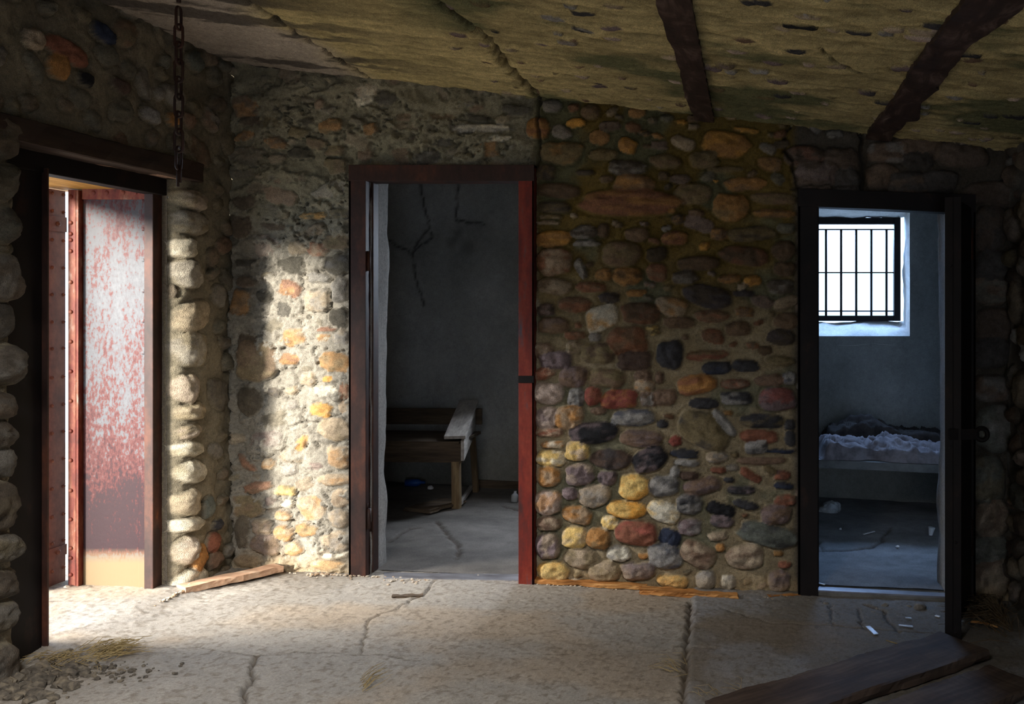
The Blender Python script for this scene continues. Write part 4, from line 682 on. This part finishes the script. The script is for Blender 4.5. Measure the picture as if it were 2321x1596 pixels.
MB().bar(a+Vector((0, 0, .008)), c+Vector((0, 0, .008)), .03, .012, cuts=8, rough=.003, seed=19).build('board', 'splinter', label='short brown sliver of wood by the left foot of the barred cell doorway', cat='board')
a, c = fl(890, 1354), fl(958, 1352)
MB().bar(a+Vector((0, 0, .004)), c+Vector((0, 0, .004)), .035, .008, cuts=8, rough=.003, seed=23).build('board', 'wood_x', label='thin brown sliver of wood on the open floor before the middle doorway', cat='board')
dr = Vector((.772, .635, 0)); 
pa = Vector((-.32, 3.04, 0)); 
def plank(c0, c1, w, th, seed, label):
    c0 = Vector(c0); c1 = Vector(c1); c0.z = zf(c0.x)+th/2+.010; c1.z = zf(c1.x)+th/2+.010; l = (c1-c0).length
    o = MB().bar((-l/2, 0, th/2), (l/2, 0, th/2), w, th, cuts=60, rough=.004, seed=seed).build('floor_plank', 'plank', label=label, cat='plank')
    o.location = (c0+c1)/2-Vector((0, 0, th/2)); d = (c1-c0).normalized(); o.rotation_euler = (0, -math.asin(d.z), math.atan2(d.y, d.x))
m0 = (fl(1830, 1553)+fl(1986, 1594))/2; m1 = (fl(2137, 1459)+fl(2321, 1485))/2
dr = (fl(2137, 1459)-fl(1830, 1553)).normalized(); mc = (fl(1997, 1500)+fl(2182, 1526))/2
plank(mc-dr*1.0, mc+dr*.27, .27, .042, 40, 'wide dark plank lying below the open iron door')
mc2 = mc+Vector((dr.y, -dr.x, 0))*.33
plank(mc2-dr*.85, mc2+dr*.16, .24, .036, 44, 'dark plank in the bottom right corner in front of the wider plank')
# chain
cx, cy = (405-VX)/FPX*3.5, 3.5; z = zc(cx)-.035; k = 0
ch = empty('chain', (cx, cy, 1.89), label='rusty iron chain hanging from the ceiling beside the left lintel', cat='chain')
def link(c, hl, hw, r, face):
    pts = []
    for t in np.linspace(0, 2*math.pi, 20, endpoint=False):
        x = hw*math.cos(t); zz_ = (hl-hw)*(1 if math.sin(t) > 0 else -1)*min(1, abs(math.sin(t))*3)+hw*math.sin(t); pts.append(Vector(c)+(Vector((x, 0, zz_)) if face else Vector((0, x, zz_))))
    MB().tube(pts, r, 6, True).build('link', 'dark_rust', ch, smooth=True)
MB().tube([(cx, cy, zc(cx)+.02), (cx, cy, z+.02)], .008).build('ceiling_pin', 'dark_rust', ch, smooth=True)
while z > 1.985: link((cx, cy, z-.04), .043, .0155, .0052, k % 2); z -= .066; k += 1
MB().tube([(cx-.003, cy, z+.01), (cx-.003, cy, 1.895)], .0055).tube([(cx+.006, cy, z), (cx+.006, cy, 1.91)], .0045).build('end_pin', 'dark_rust', ch, smooth=True)
# ------------------------------------------------------------------ small litter
def shard(p, q, w, m, label, cat='glass shard', th=.004, group=None, nm='glass_shard'):
    MB().bar(p+Vector((0, 0, th+.012)), q+Vector((0, 0, th+.012)), w, th, bev=.001).build(nm, m, label=label, cat=cat, group=group)
shard(fl(1967, 1428), fl(1986, 1446), .022, 'glass', 'clear glass sliver beside the crack below the barred cell sill')
shard(fl(2037, 1425), fl(2069, 1428), .014, 'glass', 'long pale glass sliver left of the open iron door')
shard(fl(2052, 1408), fl(2066, 1409), .014, 'glass', 'small glass sliver just behind the long pale one')
shard(fl(2120, 1403), fl(2130, 1406), .014, 'white', 'tiny white chip beside the foot of the open iron door', 'chip', nm='chip')
shard(fl(1957, 1228)+Vector((0, 0, .03)), fl(1982, 1221)+Vector((0, 0, .03)), .012, 'white', 'white sliver on the blue floor of the barred cell', 'chip', nm='chip')
MB().rock(fl(2034, 1256)+Vector((0, 0, .045)), .013, .013, .008, 4).build('chip', 'white', label='round white chip in the middle of the barred cell floor', cat='chip')
MB().rock(fl(1905, 1215)+Vector((0, 0, .045)), .010, .010, .008, 6).build('chip', 'white', label='tiny white chip left of the white sliver', cat='chip')
b = MB(); p = fl(2109, 1226)+Vector((0, 0, .035)); b.tube([p, p+Vector((.008, 0, .05))], [.012, .022], 12); b.build('paper_cup', 'white', label='small white cup lying against the right jamb of the barred cell', cat='cup')
shard(fl(1851, 1341)+Vector((0, 0, .028)), fl(1870, 1345)+Vector((0, 0, .028)), .012, 'white', 'white sliver on the left end of the blue iron sill', 'chip', nm='chip')
for i, (px, py, s_, lb) in enumerate(((2085, 1385, .030, 'brown stone on the floor below the right end of the iron sill'), (2006, 1378, .020, 'small grey stone below the middle of the iron sill'), (2060, 1380, .016, 'smallest grey stone between two others below the sill'), (1873, 1373, .016, 'reddish pebble below the left end of the iron sill'), (150, 1344, .028, 'pale stone at the foot of the riveted iron plate'))):
    MB().rock(fl(px, py)+Vector((0, 0, s_*.45)), s_*1.2, s_, s_*.8, 50+i).build('stone', 'pebble' if i == 4 else 'dirt_stone', label=lb, cat='stone')
def pebbles(name, spots, m, seed, label, cat='pebbles'):
    r = random.Random(seed); b = MB()
    for (px, py, sx, sy, n, lo, hi) in spots:
        for _ in range(n):
            p = fl(px+r.gauss(0, sx), py+r.gauss(0, sy)); s_ = r.uniform(lo, hi); p.y = min(p.y, 4.59); p.x = max(p.x, XL+.04)
            b.rock(p+Vector((0, 0, s_*.4)), s_*r.uniform(.8, 1.5), s_, s_*.7, r.randint(0, 9999), 1, r.uniform(0, 3))
    b.build(name, m, label=label, cat=cat, kind='stuff')
pebbles('pebbles', [(1690, 1352, 45, 6, 120, .005, .014), (1620, 1342, 60, 5, 60, .004, .011), (1480, 1330, 60, 4, 40, .004, .009), (1320, 1318, 60, 4, 30, .004, .009)], 'pebble', 61, 'pale gravel and glass bits strewn along the foot of the boulder wall')
pebbles('rubble', [(110, 1520, 55, 14, 130, .006, .022), (50, 1560, 45, 18, 110, .006, .030), (220, 1525, 70, 12, 160, .003, .010)], 'rubble', 67, 'grey rubble heaped at the foot of the near door jamb', 'rubble')
pebbles('pebbles', [(2050, 1390, 60, 9, 90, .004, .012), (1990, 1445, 50, 14, 60, .003, .008)], 'dirt_stone', 71, 'dark grit below the sill of the barred cell', 'grit')
pebbles('pebbles', [(240, 1350, 80, 10, 70, .004, .011), (760, 1300, 70, 6, 60, .004, .011), (900, 1315, 40, 5, 30, .004, .010)], 'pebble', 73, 'pale crumbs of mortar along the side doorway and the foot of the left pier', 'crumbs')
def strands(name, spots, m, seed, label, cat, up=.03):
    r = random.Random(seed); b = MB()
    for (px, py, sx, sy, n, ang, sp, l0, l1, rad) in spots:
        for _ in range(n):
            p = fl(px+r.gauss(0, sx), py+r.gauss(0, sy))+Vector((0, 0, r.uniform(.004, .02))); p.x = min(p.x, XR-.10); p.y = min(p.y, 4.44); a = ang+r.gauss(0, sp); l = r.uniform(l0, l1); d = Vector((math.cos(a), math.sin(a), 0)); c_ = Vector((-d.y, d.x, 0))*r.uniform(-.15, .15)*l; u = r.uniform(0, up)
            b.tube([p, p+d*l*.5+c_+Vector((0, 0, u)), p+d*l+Vector((0, 0, u*.6))], [rad, rad*.9, rad*.5], 4)
    b.build(name, m, label=label, cat=cat, kind='stuff')
strands('straw', [(238, 1486, 26, 7, 120, .75, .3, .04, .13, .0012), (130, 1506, 46, 6, 80, .3, .7, .04, .13, .0011)], 'straw', 81, 'dry straw drifted on the floor in front of the side doorway', 'straw')
strands('straw', [(822, 1560, 4, 10, 18, 1.25, .10, .06, .15, .0010)], 'straw', 83, 'small bundle of straw lying at the bottom edge below the crack', 'straw')
strands('straw', [(1535, 1520, 12, 6, 16, 2.8, .4, .05, .12, .0009), (1640, 1580, 40, 6, 14, 2.7, .6, .05, .12, .0009)], 'straw', 85, 'wisps of straw caught in the floor joint', 'straw')
strands('twigs', [(2258, 1400, 26, 20, 120, 2.6, .8, .08, .26, .0018), (2290, 1420, 20, 16, 60, 2.4, .7, .08, .3, .002)], 'twig', 87, 'dark dry twigs piled in the corner behind the open iron door', 'twigs', .09)
a, c = fl(2200, 1424), fl(2262, 1437)
MB().tube([a+Vector((0, 0, .03)), (a+c)/2+Vector((.0, .01, .034)), c+Vector((0, 0, .03))], [.005, .006, .004], 8).build('stick', 'splinter', label='light brown stick lying on the twigs behind the open iron door', cat='stick')
a, c = fl(2008, 1461), fl(2058, 1482)
MB().tube([a+Vector((0, 0, .018)), (a+c)/2+Vector((.0, .005, .022)), c+Vector((0, 0, .018))], [.002, .003, .002], 6).build('stick', 'straw', label='thin straw stalk beside the edge of the wide dark plank', cat='stick')
